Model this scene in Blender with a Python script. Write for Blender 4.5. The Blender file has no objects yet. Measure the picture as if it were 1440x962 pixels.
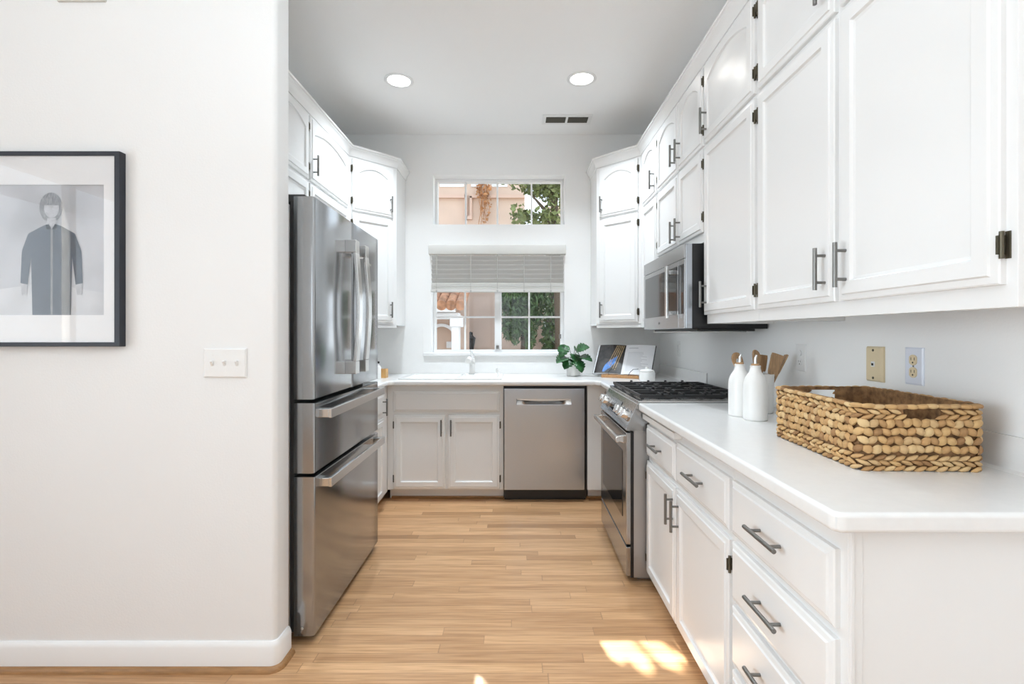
import bpy, bmesh, math, random
from mathutils import Vector, Matrix
R = random.Random(7)
sc = bpy.context.scene
COL = sc.collection
PI = math.pi

# ------------------------------------------------------------------ camera, world, lights
CAM_H = 1.26
cd = bpy.data.cameras.new('camera'); cam = bpy.data.objects.new('camera', cd); COL.objects.link(cam)
cam.location = (0, 0, CAM_H); cam.rotation_euler = (PI/2, 0, 0)
cd.sensor_width = 36; cd.lens = 36*690/1440
cd.shift_x = -7/1440; cd.shift_y = -11/1440
cd.clip_start = .02; cd.clip_end = 200
sc.camera = cam
sc.view_settings.view_transform = 'Standard'; sc.view_settings.look = 'None'
sc.view_settings.gamma = 1; sc.view_settings.use_curve_mapping = False
sc.view_settings.exposure = .10
sc.cycles.use_denoising = True
sc.cycles.max_bounces = 10; sc.cycles.diffuse_bounces = 6; sc.cycles.glossy_bounces = 4
sc.cycles.transparent_max_bounces = 12
sc.cycles.sample_clamp_indirect = 6
sc.cycles.caustics_reflective = False; sc.cycles.caustics_refractive = False

w = bpy.data.worlds.new('sky'); sc.world = w; w.use_nodes = True
wn = w.node_tree.nodes; wl = w.node_tree.links
bg = wn['Background']; bg.inputs[1].default_value = 2.4
wtc = wn.new('ShaderNodeTexCoord'); wsep = wn.new('ShaderNodeSeparateXYZ'); wr = wn.new('ShaderNodeValToRGB')
wl.new(wtc.outputs['Generated'], wsep.inputs[0]); wl.new(wsep.outputs['Z'], wr.inputs[0]); wl.new(wr.outputs[0], bg.inputs[0])
wr.color_ramp.elements[0].color = (.90, .95, 1, 1); wr.color_ramp.elements[1].color = (.62, .78, 1, 1)
wr.color_ramp.elements[1].position = .8

SUN_TO = Vector((-.21, 1, .97)).normalized()          # direction towards the sun, beyond the kitchen window
sd = bpy.data.lights.new('sun', 'SUN'); sd.energy = 22; sd.angle = math.radians(.42); sd.color = (1, .93, .82)
so = bpy.data.objects.new('sun', sd); COL.objects.link(so); so.rotation_euler = SUN_TO.to_track_quat('Z', 'Y').to_euler()

def area(name, loc, rot, sx, sy, e, col=(1, 1, 1)):
    d = bpy.data.lights.new(name, 'AREA'); d.shape = 'RECTANGLE'; d.size = sx; d.size_y = sy; d.energy = e; d.color = col
    o = bpy.data.objects.new(name, d); COL.objects.link(o); o.location = loc; o.rotation_euler = rot
    return o
COOL = (.805, .918, 1)
area('rear_window_fill', (-.6, -2.45, 1.55), (PI/2, 0, 0), 1.7, 1.25, 2, COOL)  # fill lamp added inside the unseen rear window
area('side_window_fill', (-3.1, -.4, 1.3), (PI/2, 0, -PI/2), 2.6, 1.6, 30, COOL).data.spread = math.radians(100)  # added fill from the unseen side window, lifts the shaded right wall
area('overhead_fill', (-.15, 1.75, 2.98), (0, 0, 0), 1.2, 1.0, 5, COOL).data.spread = math.radians(95)  # unseen overhead lamp added to brighten the floor and lower fronts, no fixture
area('ceiling_bounce_fill', (-.45, -.3, 1.9), (PI, 0, 0), 1.0, 1.0, 37, COOL)  # added lamp aimed up to bounce fill off the ceiling, no fixture

# ------------------------------------------------------------------ materials
def node_mat(name):
    m = bpy.data.materials.new(name); m.use_nodes = True
    n = m.node_tree.nodes; l = m.node_tree.links
    return m, n, l, n['Principled BSDF']
def mat(name, col, rough=.5, metal=0, bump=0, bscale=60, var=0, vscale=8, coat=0, emit=None, stretch=None):
    m, n, l, p = node_mat(name)
    p.inputs['Base Color'].default_value = (*col, 1); p.inputs['Roughness'].default_value = rough
    p.inputs['Metallic'].default_value = metal; p.inputs['Coat Weight'].default_value = coat
    if emit:
        p.inputs['Emission Color'].default_value = (*col, 1); p.inputs['Emission Strength'].default_value = emit
    tc = n.new('ShaderNodeTexCoord'); src = tc.outputs['Object']
    if stretch:
        mp = n.new('ShaderNodeMapping'); mp.inputs['Scale'].default_value = stretch; l.new(src, mp.inputs[0]); src = mp.outputs[0]
    if var:
        t = n.new('ShaderNodeTexNoise'); t.inputs['Scale'].default_value = vscale; t.inputs['Detail'].default_value = 5
        l.new(src, t.inputs['Vector'])
        r = n.new('ShaderNodeValToRGB')
        a = [max(0, c*(1-var)) for c in col]; b = [min(1, c*(1+var)) for c in col]
        r.color_ramp.elements[0].color = (*a, 1); r.color_ramp.elements[1].color = (*b, 1)
        r.color_ramp.elements[0].position = .3; r.color_ramp.elements[1].position = .7
        l.new(t.outputs['Fac'], r.inputs[0]); l.new(r.outputs[0], p.inputs['Base Color'])
    if bump:
        t = n.new('ShaderNodeTexNoise'); t.inputs['Scale'].default_value = bscale; t.inputs['Detail'].default_value = 3
        l.new(src, t.inputs['Vector'])
        b = n.new('ShaderNodeBump'); b.inputs['Strength'].default_value = bump; b.inputs['Distance'].default_value = .002
        l.new(t.outputs['Fac'], b.inputs['Height']); l.new(b.outputs[0], p.inputs['Normal'])
    return m
M = {}
M['wall'] = mat('wall_paint', (.785, .787, .785), .6, bump=.25, bscale=130)
M['wall_kitchen'] = mat('wall_paint_lightened', (.87, .868, .86), .45, bump=.2, bscale=130)  # copy of the wall paint, lightened to offset shade under the wall cabinets
M['ceil'] = mat('ceiling_paint', (.93, .93, .925), .8, bump=.2, bscale=130)
M['cab'] = mat('cabinet_paint', (.785, .785, .78), .24, bump=.03, bscale=25)
M['trim'] = mat('trim_paint', (.83, .83, .825), .35, bump=.03, bscale=25)
M['counter'] = mat('counter_solid_surface', (.78, .775, .765), .22, var=.015, vscale=40)
M['splash'] = mat('backsplash_surface', (.87, .866, .855), .3, var=.01, vscale=20)
M['plate'] = mat('white_plastic', (.78, .778, .77), .3, bump=.02)
M['bluewhite'] = mat('cool_white_plastic', (.72, .75, .83), .35, bump=.02)
M['ivory'] = mat('ivory_plastic', (.70, .58, .38), .4, bump=.02)
M['slot'] = mat('dark_slot', (.02, .018, .015), .6, bump=.02)
M['bar'] = mat('brushed_nickel_dark', (.22, .215, .205), .34, .9, bump=.05, bscale=200)
M['hinge'] = mat('aged_bronze', (.12, .105, .075), .42, .8, bump=.1, bscale=120)
M['black'] = mat('black_enamel', (.010, .010, .011), .35, bump=.02)
M['iron'] = mat('cast_iron', (.018, .018, .019), .45, bump=.3, bscale=300)
M['blackglass'] = mat('black_glass', (.012, .012, .013), .06, bump=.003)
M['gasket'] = mat('grey_gasket', (.05, .05, .05), .6, bump=.05)
M['chrome'] = mat('polished_chrome', (.75, .75, .75), .12, 1, bump=.01)
M['ceramic'] = mat('white_ceramic', (.83, .82, .80), .35, bump=.02)
M['porcelain'] = mat('sink_porcelain', (.82, .81, .79), .15, bump=.01)
M['woodspoon'] = mat('beech_wood', (.44, .27, .14), .55, var=.25, vscale=6, stretch=(30, 30, 3))
M['woodstand'] = mat('oak_stand', (.52, .28, .12), .5, var=.2, vscale=6, stretch=(3, 30, 30))
M['shoe'] = mat('stained_wood_moulding', (.33, .17, .065), .4, var=.2, vscale=5, stretch=(3, 20, 20))
M['tan'] = mat('tan_wood_box', (.60, .34, .12), .5, var=.15, vscale=12)
M['frameblack'] = mat('black_frame_wood', (.016, .020, .030), .5, bump=.05)
M['mat_board'] = mat('white_mat_board', (.80, .80, .81), .8, bump=.05)
M['blind'] = mat('grey_blind_slat', (.64, .63, .61), .5, bump=.02)
M['blind_rail'] = mat('grey_blind_valance', (.62, .605, .575), .5, bump=.02)
M['cord'] = mat('grey_cord', (.42, .41, .39), .8, bump=.02)
M['leaf'] = mat('glossy_leaf', (.025, .105, .03), .3, var=.6, vscale=30)
M['stem'] = mat('leaf_stem', (.05, .12, .03), .5, var=.3)
M['soil'] = mat('potting_soil', (.05, .03, .02), .9, var=.4, vscale=60, bump=.5)
M['vent_dark'] = mat('vent_dark', (.09, .085, .07), .7, bump=.02)
M['stucco'] = mat('peach_stucco', (.60, .445, .35), .9, bump=.5, bscale=30, var=.06, vscale=3)
M['stucco_trim'] = mat('peach_stucco_moulding', (.60, .42, .33), .9, bump=.3, bscale=30)
M['white_ext'] = mat('white_exterior_paint', (.80, .80, .80), .6, bump=.05)
M['tile'] = mat('clay_roof_tile', (.40, .20, .11), .8, var=.5, vscale=9)
M['ground'] = mat('concrete_patio', (.42, .39, .35), .9, var=.1, vscale=4, bump=.3)
M['foliage'] = mat('tree_leaves', (.055, .10, .03), .6, var=.6, vscale=5)
M['foliage_light'] = mat('sunny_tree_leaves', (.16, .19, .06), .6, var=.6, vscale=6)
M['dryvine'] = mat('dry_vine', (.42, .20, .08), .8, var=.4, vscale=9)
M['bark'] = mat('bark', (.10, .07, .045), .9, bump=1, bscale=40)
M['darkdoor'] = mat('dark_door_paint', (.012, .012, .012), .9, bump=.05)
M['lampglow'] = mat('lamp_diffuser', (1, .97, .92), .4, emit=14, bump=.001)
M['dial'] = mat('print_dark', (.05, .055, .075), .6, bump=.01)

def steel(name, axis, col=(.60, .595, .585), rough=.24, metal=1):
    m, n, l, p = node_mat(name)
    p.inputs['Metallic'].default_value = metal; p.inputs['Roughness'].default_value = rough
    tc = n.new('ShaderNodeTexCoord'); mp = n.new('ShaderNodeMapping')
    s = [260, 260, 260]; s[axis] = 4
    mp.inputs['Scale'].default_value = s
    t = n.new('ShaderNodeTexNoise'); t.inputs['Scale'].default_value = 1; t.inputs['Detail'].default_value = 3
    l.new(tc.outputs['Object'], mp.inputs[0]); l.new(mp.outputs[0], t.inputs['Vector'])
    r = n.new('ShaderNodeValToRGB'); r.color_ramp.elements[0].color = (*[c*.98 for c in col], 1); r.color_ramp.elements[1].color = (*[c*1.02 for c in col], 1)
    l.new(t.outputs['Fac'], r.inputs[0]); l.new(r.outputs[0], p.inputs['Base Color'])
    mr = n.new('ShaderNodeMapRange'); mr.inputs['To Min'].default_value = rough*.93; mr.inputs['To Max'].default_value = rough*1.08
    l.new(t.outputs['Fac'], mr.inputs[0]); l.new(mr.outputs[0], p.inputs['Roughness'])
    t2 = n.new('ShaderNodeTexNoise'); t2.inputs['Scale'].default_value = 5; l.new(tc.outputs['Object'], t2.inputs['Vector'])
    b = n.new('ShaderNodeBump'); b.inputs['Strength'].default_value = .05; b.inputs['Distance'].default_value = .01
    l.new(t2.outputs['Fac'], b.inputs['Height']); l.new(b.outputs[0], p.inputs['Normal'])
    return m
M['steel_z'] = steel('brushed_steel_vertical', 2, (.46, .49, .525), .25, .95)
M['steel_x'] = steel('brushed_steel_crosswise', 0)
M['steel_y'] = steel('brushed_steel_lengthwise', 1, (.42, .425, .43), .2, .95)
M['steel_fridge'] = steel('brushed_steel_fridge', 1, (.37, .38, .392), .16, .9)
M['steel_bright'] = steel('satin_steel_handle', 2, (.66, .655, .645), .22)
M['steel_side'] = steel('grey_steel_side', 2, (.42, .42, .42), .42, .8)

def glass_mat(name, tint=(1, 1, 1), refl=1.0):
    m = bpy.data.materials.new(name); m.use_nodes = True; n = m.node_tree.nodes; l = m.node_tree.links
    n.remove(n['Principled BSDF'])
    tr = n.new('ShaderNodeBsdfTransparent'); tr.inputs[0].default_value = (*tint, 1)
    gl = n.new('ShaderNodeBsdfGlossy'); gl.inputs['Roughness'].default_value = .02
    fr = n.new('ShaderNodeLayerWeight'); pw = n.new('ShaderNodeMath'); pw.operation = 'POWER'; pw.inputs[1].default_value = 5
    l.new(fr.outputs['Facing'], pw.inputs[0])
    mu = n.new('ShaderNodeMath'); mu.operation = 'MULTIPLY_ADD'; mu.inputs[1].default_value = .9*refl; mu.inputs[2].default_value = .04*refl
    mx = n.new('ShaderNodeMixShader')
    l.new(pw.outputs[0], mu.inputs[0]); l.new(mu.outputs[0], mx.inputs[0]); l.new(tr.outputs[0], mx.inputs[1]); l.new(gl.outputs[0], mx.inputs[2])
    l.new(mx.outputs[0], n['Material Output'].inputs[0])
    return m
M['glass'] = glass_mat('window_glass', (.97, .98, .98), .45)
M['picglass'] = glass_mat('picture_glass', (1, 1, 1), 1.0)

def floor_mat():
    m, n, l, p = node_mat('oak_strip_floor')
    tc = n.new('ShaderNodeTexCoord'); sp = n.new('ShaderNodeSeparateXYZ'); l.new(tc.outputs['Object'], sp.inputs[0])
    def mth(op, a, b=None):
        k = n.new('ShaderNodeMath'); k.operation = op
        for i, v in ((0, a), (1, b)):
            if v is None: continue
            if isinstance(v, (int, float)): k.inputs[i].default_value = v
            else: l.new(v, k.inputs[i])
        return k.outputs[0]
    def wn_(a, b=None):
        c = n.new('ShaderNodeCombineXYZ'); l.new(a, c.inputs[0])
        if b is not None: l.new(b, c.inputs[1])
        k = n.new('ShaderNodeTexWhiteNoise'); k.noise_dimensions = '2D'; l.new(c.outputs[0], k.inputs['Vector'])
        return k.outputs['Value']
    yr = mth('DIVIDE', sp.outputs['Y'], .057); row = mth('FLOOR', yr); fy = mth('FRACT', yr)
    off = mth('MULTIPLY', wn_(row), 3.0)
    ln = mth('ADD', mth('MULTIPLY', wn_(mth('ADD', row, 71.3)), .55), .62)
    xr = mth('DIVIDE', mth('ADD', sp.outputs['X'], mth('ADD', off, 20)), ln); colx = mth('FLOOR', xr); fx = mth('FRACT', xr)
    rnd = wn_(row, colx)
    # grain
    cb = n.new('ShaderNodeCombineXYZ')
    l.new(mth('ADD', mth('MULTIPLY', sp.outputs['X'], 2.2), mth('MULTIPLY', rnd, 40)), cb.inputs[0])
    l.new(mth('MULTIPLY', sp.outputs['Y'], 34), cb.inputs[1]); l.new(mth('MULTIPLY', rnd, 9), cb.inputs[2])
    g = n.new('ShaderNodeTexNoise'); g.inputs['Scale'].default_value = 1; g.inputs['Detail'].default_value = 6; g.inputs['Distortion'].default_value = .9
    l.new(cb.outputs[0], g.inputs['Vector'])
    cb2 = n.new('ShaderNodeCombineXYZ')
    l.new(mth('ADD', mth('MULTIPLY', sp.outputs['X'], 5), mth('MULTIPLY', rnd, 90)), cb2.inputs[0])
    l.new(mth('MULTIPLY', sp.outputs['Y'], 190), cb2.inputs[1]); l.new(rnd, cb2.inputs[2])
    g2 = n.new('ShaderNodeTexNoise'); g2.inputs['Scale'].default_value = 1; g2.inputs['Detail'].default_value = 3
    l.new(cb2.outputs[0], g2.inputs['Vector'])
    r1 = n.new('ShaderNodeValToRGB'); e = r1.color_ramp.elements
    e[0].position = 0; e[0].color = (.31, .16, .072, 1); e[1].position = 1; e[1].color = (.67, .41, .22, 1)
    k = e.new(.10); k.color = (.50, .288, .145, 1); k = e.new(.5); k.color = (.58, .345, .182, 1)
    l.new(rnd, r1.inputs[0])
    r2 = n.new('ShaderNodeValToRGB'); e = r2.color_ramp.elements
    e[0].position = .34; e[0].color = (.84, .79, .73, 1); e[1].position = .56; e[1].color = (1, 1, 1, 1)
    l.new(g.outputs['Fac'], r2.inputs[0])
    r3 = n.new('ShaderNodeValToRGB'); e = r3.color_ramp.elements
    e[0].position = .30; e[0].color = (.77, .72, .66, 1); e[1].position = .55; e[1].color = (1.04, 1.04, 1.04, 1)
    l.new(g2.outputs['Fac'], r3.inputs[0])
    def mul(a, b):
        x = n.new('ShaderNodeMix'); x.data_type = 'RGBA'; x.blend_type = 'MULTIPLY'; x.inputs[0].default_value = 1
        l.new(a, x.inputs[6]); l.new(b, x.inputs[7]); return x.outputs[2]
    c = mul(mul(r1.outputs[0], r2.outputs[0]), r3.outputs[0])
    edge = mth('MINIMUM', mth('MINIMUM', fy, mth('SUBTRACT', 1, fy)), mth('MULTIPLY', mth('MINIMUM', fx, mth('SUBTRACT', 1, fx)), 12))
    gr = n.new('ShaderNodeMapRange'); gr.inputs['From Max'].default_value = .035; gr.inputs['To Min'].default_value = .62; gr.inputs['To Max'].default_value = 1
    l.new(edge, gr.inputs[0])
    gc = n.new('ShaderNodeCombineColor'); [l.new(gr.outputs[0], gc.inputs[i]) for i in range(3)]
    c = mul(c, gc.outputs[0])
    l.new(c, p.inputs['Base Color']); p.inputs['Roughness'].default_value = .33
    b = n.new('ShaderNodeBump'); b.inputs['Strength'].default_value = .25; b.inputs['Distance'].default_value = .0015
    l.new(gr.outputs[0], b.inputs['Height']); l.new(b.outputs[0], p.inputs['Normal'])
    return m
M['floor'] = floor_mat()

def island_mat(name, cols, rough=.7, bump=.4):
    m, n, l, p = node_mat(name)
    g = n.new('ShaderNodeNewGeometry'); r = n.new('ShaderNodeValToRGB'); e = r.color_ramp.elements
    e[0].position = 0; e[0].color = (*cols[0], 1); e[1].position = 1; e[1].color = (*cols[-1], 1)
    for i, c in enumerate(cols[1:-1]): k = e.new((i+1)/(len(cols)-1)); k.color = (*c, 1)
    l.new(g.outputs['Random Per Island'], r.inputs[0]); l.new(r.outputs[0], p.inputs['Base Color'])
    p.inputs['Roughness'].default_value = rough
    tc = n.new('ShaderNodeTexCoord'); t = n.new('ShaderNodeTexNoise'); t.inputs['Scale'].default_value = 180; l.new(tc.outputs['Object'], t.inputs['Vector'])
    b = n.new('ShaderNodeBump'); b.inputs['Strength'].default_value = bump; b.inputs['Distance'].default_value = .002
    l.new(t.outputs['Fac'], b.inputs['Height']); l.new(b.outputs[0], p.inputs['Normal'])
    return m
M['weave'] = island_mat('woven_hyacinth', [(.26, .13, .05), (.50, .29, .12), (.60, .38, .165), (.40, .225, .09), (.66, .46, .23), (.54, .35, .17)])
M['weave_in'] = mat('woven_hyacinth_inside', (.26, .14, .06), .8, bump=1, bscale=90, var=.5, vscale=50)

# ------------------------------------------------------------------ builders
ROOTLOC = {}
def setp(o, label=None, cat=None, group=None, kind=None):
    if label: o['label'] = label
    if cat: o['category'] = cat
    if group: o['group'] = group
    if kind: o['kind'] = kind
    return o
def thing(name, label, cat, loc, group=None):
    o = bpy.data.objects.new(name, None); COL.objects.link(o); o.location = loc; o.empty_display_size = .05
    ROOTLOC[o.name] = Vector(loc)
    return setp(o, label, cat, group)
def rootloc(o):
    while o.parent: o = o.parent
    return ROOTLOC.get(o.name, Vector((0, 0, 0)))

class B:
    """collects shapes in world coordinates; link() makes ONE mesh object"""
    def __init__(s): s.bm = bmesh.new(); s.mi = 0
    def f(s, vs):
        try:
            x = s.bm.faces.new(vs); x.material_index = s.mi; return x
        except ValueError: return None
    def v(s, p): return s.bm.verts.new(p)
    def box(s, x0, x1, y0, y1, z0, z1, fn=None):
        c = [(x0, y0, z0), (x1, y0, z0), (x1, y1, z0), (x0, y1, z0), (x0, y0, z1), (x1, y0, z1), (x1, y1, z1), (x0, y1, z1)]
        v = [s.v(fn(*p) if fn else p) for p in c]
        for q in ((0, 3, 2, 1), (4, 5, 6, 7), (0, 1, 5, 4), (1, 2, 6, 5), (2, 3, 7, 6), (3, 0, 4, 7)): s.f([v[i] for i in q])
        return s
    def loops(s, ls, cap0=True, cap1=True, close=True):
        rs = [[s.v(p) for p in l] for l in ls]
        n = len(rs[0])
        for a, b in zip(rs, rs[1:]):
            for i in range(n if close else n-1):
                j = (i+1) % n; s.f([a[i], a[j], b[j], b[i]])
        if cap0: s.f(list(reversed(rs[0])))
        if cap1: s.f(rs[-1])
        return s
    def prism(s, pts, d):
        d = Vector(d); return s.loops([[Vector(p) for p in pts], [Vector(p)+d for p in pts]])
    def tube(s, pts, r, seg=10, cap=True, flat=1.0):
        pts = [Vector(p) for p in pts]; rr = r if isinstance(r, (list, tuple)) else [r]*len(pts)
        ls = []; up = None
        for i, p in enumerate(pts):
            t = (pts[min(i+1, len(pts)-1)]-pts[max(i-1, 0)]).normalized()
            if up is None: up = Vector((0, 0, 1)) if abs(t.z) < .9 else Vector((1, 0, 0))
            a = t.cross(up).normalized(); b = a.cross(t).normalized(); up = b
            ls.append([p+a*math.cos(2*PI*k/seg)*rr[i]+b*math.sin(2*PI*k/seg)*rr[i]*flat for k in range(seg)])
        return s.loops(ls, cap, cap)
    def cyl(s, p0, p1, r, seg=16, r1=None): return s.tube([p0, p1], [r, r if r1 is None else r1], seg)
    def lathe(s, c, prof, seg=32, axis='Z', cap0=True, cap1=True):
        c = Vector(c)
        def P(r, h, a):
            if axis == 'Z': return c+Vector((r*math.cos(a), r*math.sin(a), h))
            if axis == 'Y': return c+Vector((r*math.cos(a), h, r*math.sin(a)))
            return c+Vector((h, r*math.cos(a), r*math.sin(a)))
        return s.loops([[P(max(r, .0002), h, 2*PI*k/seg) for k in range(seg)] for r, h in prof], cap0, cap1)
    def slab(s, outer, holes, fn, t):
        """flat plate with holes: 2-D loops mapped by fn(u,v,depth)"""
        b2 = bmesh.new(); es = []
        for lp in [outer]+holes:
            vs = [b2.verts.new((u, v, 0)) for u, v in lp]
            for i in range(len(vs)): es.append(b2.edges.new((vs[i], vs[(i+1) % len(vs)])))
        bmesh.ops.triangle_fill(b2, use_beauty=True, use_dissolve=False, edges=es)
        b2.verts.index_update()
        A = [s.v(fn(v.co.x, v.co.y, 0)) for v in b2.verts]; C = [s.v(fn(v.co.x, v.co.y, t)) for v in b2.verts]
        for f in b2.faces:
            ix = [v.index for v in f.verts]; s.f([A[i] for i in ix]); s.f([C[i] for i in reversed(ix)])
        for e in b2.edges:
            if len(e.link_faces) == 1:
                i, j = [v.index for v in e.verts]; s.f([A[i], A[j], C[j], C[i]])
        b2.free(); return s
    def link(s, name, mats, parent=None, smooth=0, bevel=0, bseg=2, recalc=True):
        bm = s.bm
        if recalc: bmesh.ops.recalc_face_normals(bm, faces=bm.faces)
        if smooth:
            for f in bm.faces: f.smooth = True
            for e in bm.edges:
                if len(e.link_faces) == 2 and e.calc_face_angle(0) > math.radians(smooth): e.smooth = False
        if parent is not None: bmesh.ops.translate(bm, verts=bm.verts, vec=-rootloc(parent))
        me = bpy.data.meshes.new(name); bm.to_mesh(me); bm.free()
        for k in (mats if isinstance(mats, (list, tuple)) else [mats]): me.materials.append(M[k])
        o = bpy.data.objects.new(name, me); COL.objects.link(o)
        if parent is not None: o.parent = parent
        if bevel:
            md = o.modifiers.new('bevel', 'BEVEL'); md.width = bevel; md.segments = bseg; md.limit_method = 'ANGLE'; md.angle_limit = math.radians(40)
            md.harden_normals = True
            for p in me.polygons: p.use_smooth = True
        return o
def top(b, name, mats, label, cat, group=None, **k):
    """a thing that is a single mesh, its origin moved to the centre of its base"""
    o = b.link(name, mats, None, **k)
    vs = o.data.vertices
    c = Vector(((min(v.co.x for v in vs)+max(v.co.x for v in vs))/2, (min(v.co.y for v in vs)+max(v.co.y for v in vs))/2, min(v.co.z for v in vs)))
    o.data.transform(Matrix.Translation(-c)); o.location = c
    return setp(o, label, cat, group)
def struct(b, name, mats, parent=None, **k):
    o = b.link(name, mats, parent, **k)
    if parent is None: o['kind'] = 'structure'
    return o
def rect(x0, x1, y0, y1): return [(x0, y0), (x1, y0), (x1, y1), (x0, y1)]
ZV = Vector((0, 0, 1))

# ------------------------------------------------------------------ key dimensions
XL, XR, YB, ZC = -1.587, 1.255, 4.30, 3.01          # kitchen walls and ceiling
YP, XP = 1.845, -.906                              # partition wall in front of the fridge
XW, YR = -3.2, -2.6                                # living side and rear wall
UPB, TIER, UPT = 1.311, 2.187, 2.61                # wall cabinets
CT, CB = .914, .874                                # counter top / underside

# ------------------------------------------------------------------ room shell
struct(B().box(XW-.1, XR+.1, YR-.1, YB+.1, -.08, 0), 'floor', 'floor')
struct(B().box(XW-.1, XR+.1, YR-.1, YB+.2, ZC, ZC+.12), 'ceiling', 'ceil')
W1 = (-.735, .418, 2.222, 2.652)                     # upper window opening  x0 x1 z0 z1
W2 = (-.752, .415, 1.098, 2.035)                     # lower window opening
b = B().slab(rect(XL-.1, XR+.1, 0, ZC+.1), [rect(*W1), rect(*W2)], lambda u, v, d: (u, YB+d, v), .2)
struct(b, 'wall_back', 'wall_kitchen')
struct(B().box(XL-.12, XL, YP+.02, YB, 0, ZC), 'wall_left', 'wall')
struct(B().box(XR, XR+.12, YR, YB, 0, ZC), 'wall_right', 'wall_kitchen')
b = B()                                            # partition with a rounded drywall corner
r = .02; prof = [(XW, YP), (XP-r, YP)]+[(XP-r+r*math.sin(a), YP+r-r*math.cos(a)) for a in [PI/2*k/6 for k in range(1, 7)]]
prof += [(XP, YP+.10), (XW, YP+.10)]
b.prism([(x, y, 0) for x, y in prof], (0, 0, ZC)); struct(b, 'wall_front', 'wall', smooth=30)
b = B().slab(rect(XW, XR, 0, ZC), [rect(-1.5, .3, .9, 2.2)], lambda u, v, d: (u, YR-d, v), .12); struct(b, 'wall_rear', 'wall')
b = B().slab(rect(YR, YP, 0, ZC), [rect(-1.6, .9, .6, 2.4)], lambda u, v, d: (XW-d, u, v), .12); struct(b, 'wall_side', 'wall')
def window_grid(name, x0, x1, z0, z1, nx, nz, fn, d0, d1):
    b = B(); t = .06
    b.box(x0, x0+t, d0, d1, z0, z1, fn); b.box(x1-t, x1, d0, d1, z0, z1, fn)
    b.box(x0+t, x1-t, d0, d1, z0, z0+t, fn); b.box(x0+t, x1-t, d0, d1, z1-t, z1, fn)
    for i in range(1, nx):
        c = x0+(x1-x0)*i/nx; b.box(c-.025, c+.025, d0, d1, z0+t, z1-t, fn)
    for i in range(1, nz):
        c = z0+(z1-z0)*i/nz; b.box(x0+t, x1-t, d0+.01, d1-.01, c-.015, c+.015, fn)
    o = struct(b, name, 'trim')
    struct(B().box(x0+t, x1-t, (d0+d1)/2-.003, (d0+d1)/2+.003, z0+t, z1-t, fn), 'window_pane', 'glass', o)
window_grid('window_3', -1.5, .3, .9, 2.2, 4, 1, lambda x, y, z: (x, YR-.06+y, z), -.03, .03)
window_grid('window_4', -1.6, .9, .6, 2.4, 3, 1, lambda x, y, z: (XW-.06+y, x, z), -.03, .03)

# baseboard wrapping the partition corner, with its stained shoe moulding
def offset_path(o, r0=.02):
    rr = r0+o
    cx, cy = XP-r0, YP+r0
    pts = [(XW, YP-o)]+[(cx+rr*math.sin(a), cy-rr*math.cos(a)) for a in [PI/2*k/8 for k in range(9)]]+[(XP+o, YP+.095)]
    return pts
def moulding(prof):       # prof: list of (offset from wall, z)
    ls = []
    paths = [offset_path(o) for o, z in prof]
    for i in range(len(paths[0])): ls.append([(paths[k][i][0], paths[k][i][1], prof[k][1]) for k in range(len(prof))])
    return B().loops(ls)
struct(moulding([(-.001, .012), (.014, .012), (.014, .088), (.010, .100), (.005, .107), (-.001, .108)]), 'baseboard_front', 'trim', smooth=35)
struct(moulding([(.0, .0), (.030, .0), (.028, .010), (.022, .018), (.014, .020), (.0, .020)]), 'trim_1', 'shoe', smooth=40)

# ------------------------------------------------------------------ kitchen windows
YG = YB+.13
def kwin(name, x0, x1, z0, z1, mull, bars, post=None):
    b = B(); t = .022
    b.box(x0, x0+t, YG-.02, YG+.05, z0, z1).box(x1-t, x1, YG-.02, YG+.05, z0, z1)
    b.box(x0+t, x1-t, YG-.02, YG+.05, z0, z0+t).box(x0+t, x1-t, YG-.02, YG+.05, z1-t, z1)
    for c in mull: b.box(c-.008, c+.008, YG-.006, YG+.012, z0+t, z1-t)
    for c in bars: b.box(x0+t, x1-t, YG-.004, YG+.010, c-.008, c+.008)
    if post: b.box(post-.03, post+.03, YG-.03, YG+.04, z0+t, z1-t)
    o = struct(b, name, 'trim', bevel=.003)
    struct(B().box(x0+t-.004, x1-t+.004, YG+.001, YG+.004, z0+t-.004, z1-t+.004), 'window_pane', 'glass', o)
    return o
def wx(x, d=YG): return (x-727)*d/690
def wz(y, d=YG): return CAM_H-(y-470)*d/690
kwin('window_1', W1[0], W1[1], W1[2], W1[3], [wx(655), wx(699.5), wx(747.5)], [])
o = kwin('window_2', W2[0], W2[1], W2[2], W2[3], [wx(654), wx(744)], [wz(446)], wx(700.5))
struct(B().box(wx(700)-.012, wx(700)+.012, YG-.055, YG-.03, 1.13, 1.16).box(wx(787)-.008, wx(787)+.008, YG-.04, YG-.02, 1.22, 1.26), 'window_latch', 'bar', o)
b = B().box(W2[0]-.065, W2[1]-.0, YB-.035, YB+.13, W2[2]-.028, W2[2]+.001)
struct(b, 'trim_2', 'trim', bevel=.006)
# backsplash panel behind the sink (up to the wall cabinets)
b = B().slab([(XL, CT), (XR, CT), (XR, 1.318), (W2[1]+.012, 1.318), (W2[1]+.012, 1.069), (W2[0]-.066, 1.069), (W2[0]-.066, 1.318), (XL, 1.318)], [], lambda u, v, d: (u, YB-d, v), .006)
top(b, 'backsplash_panel', 'splash', 'pale backsplash panel on the back wall around and under the lower window', 'backsplash')

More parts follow.
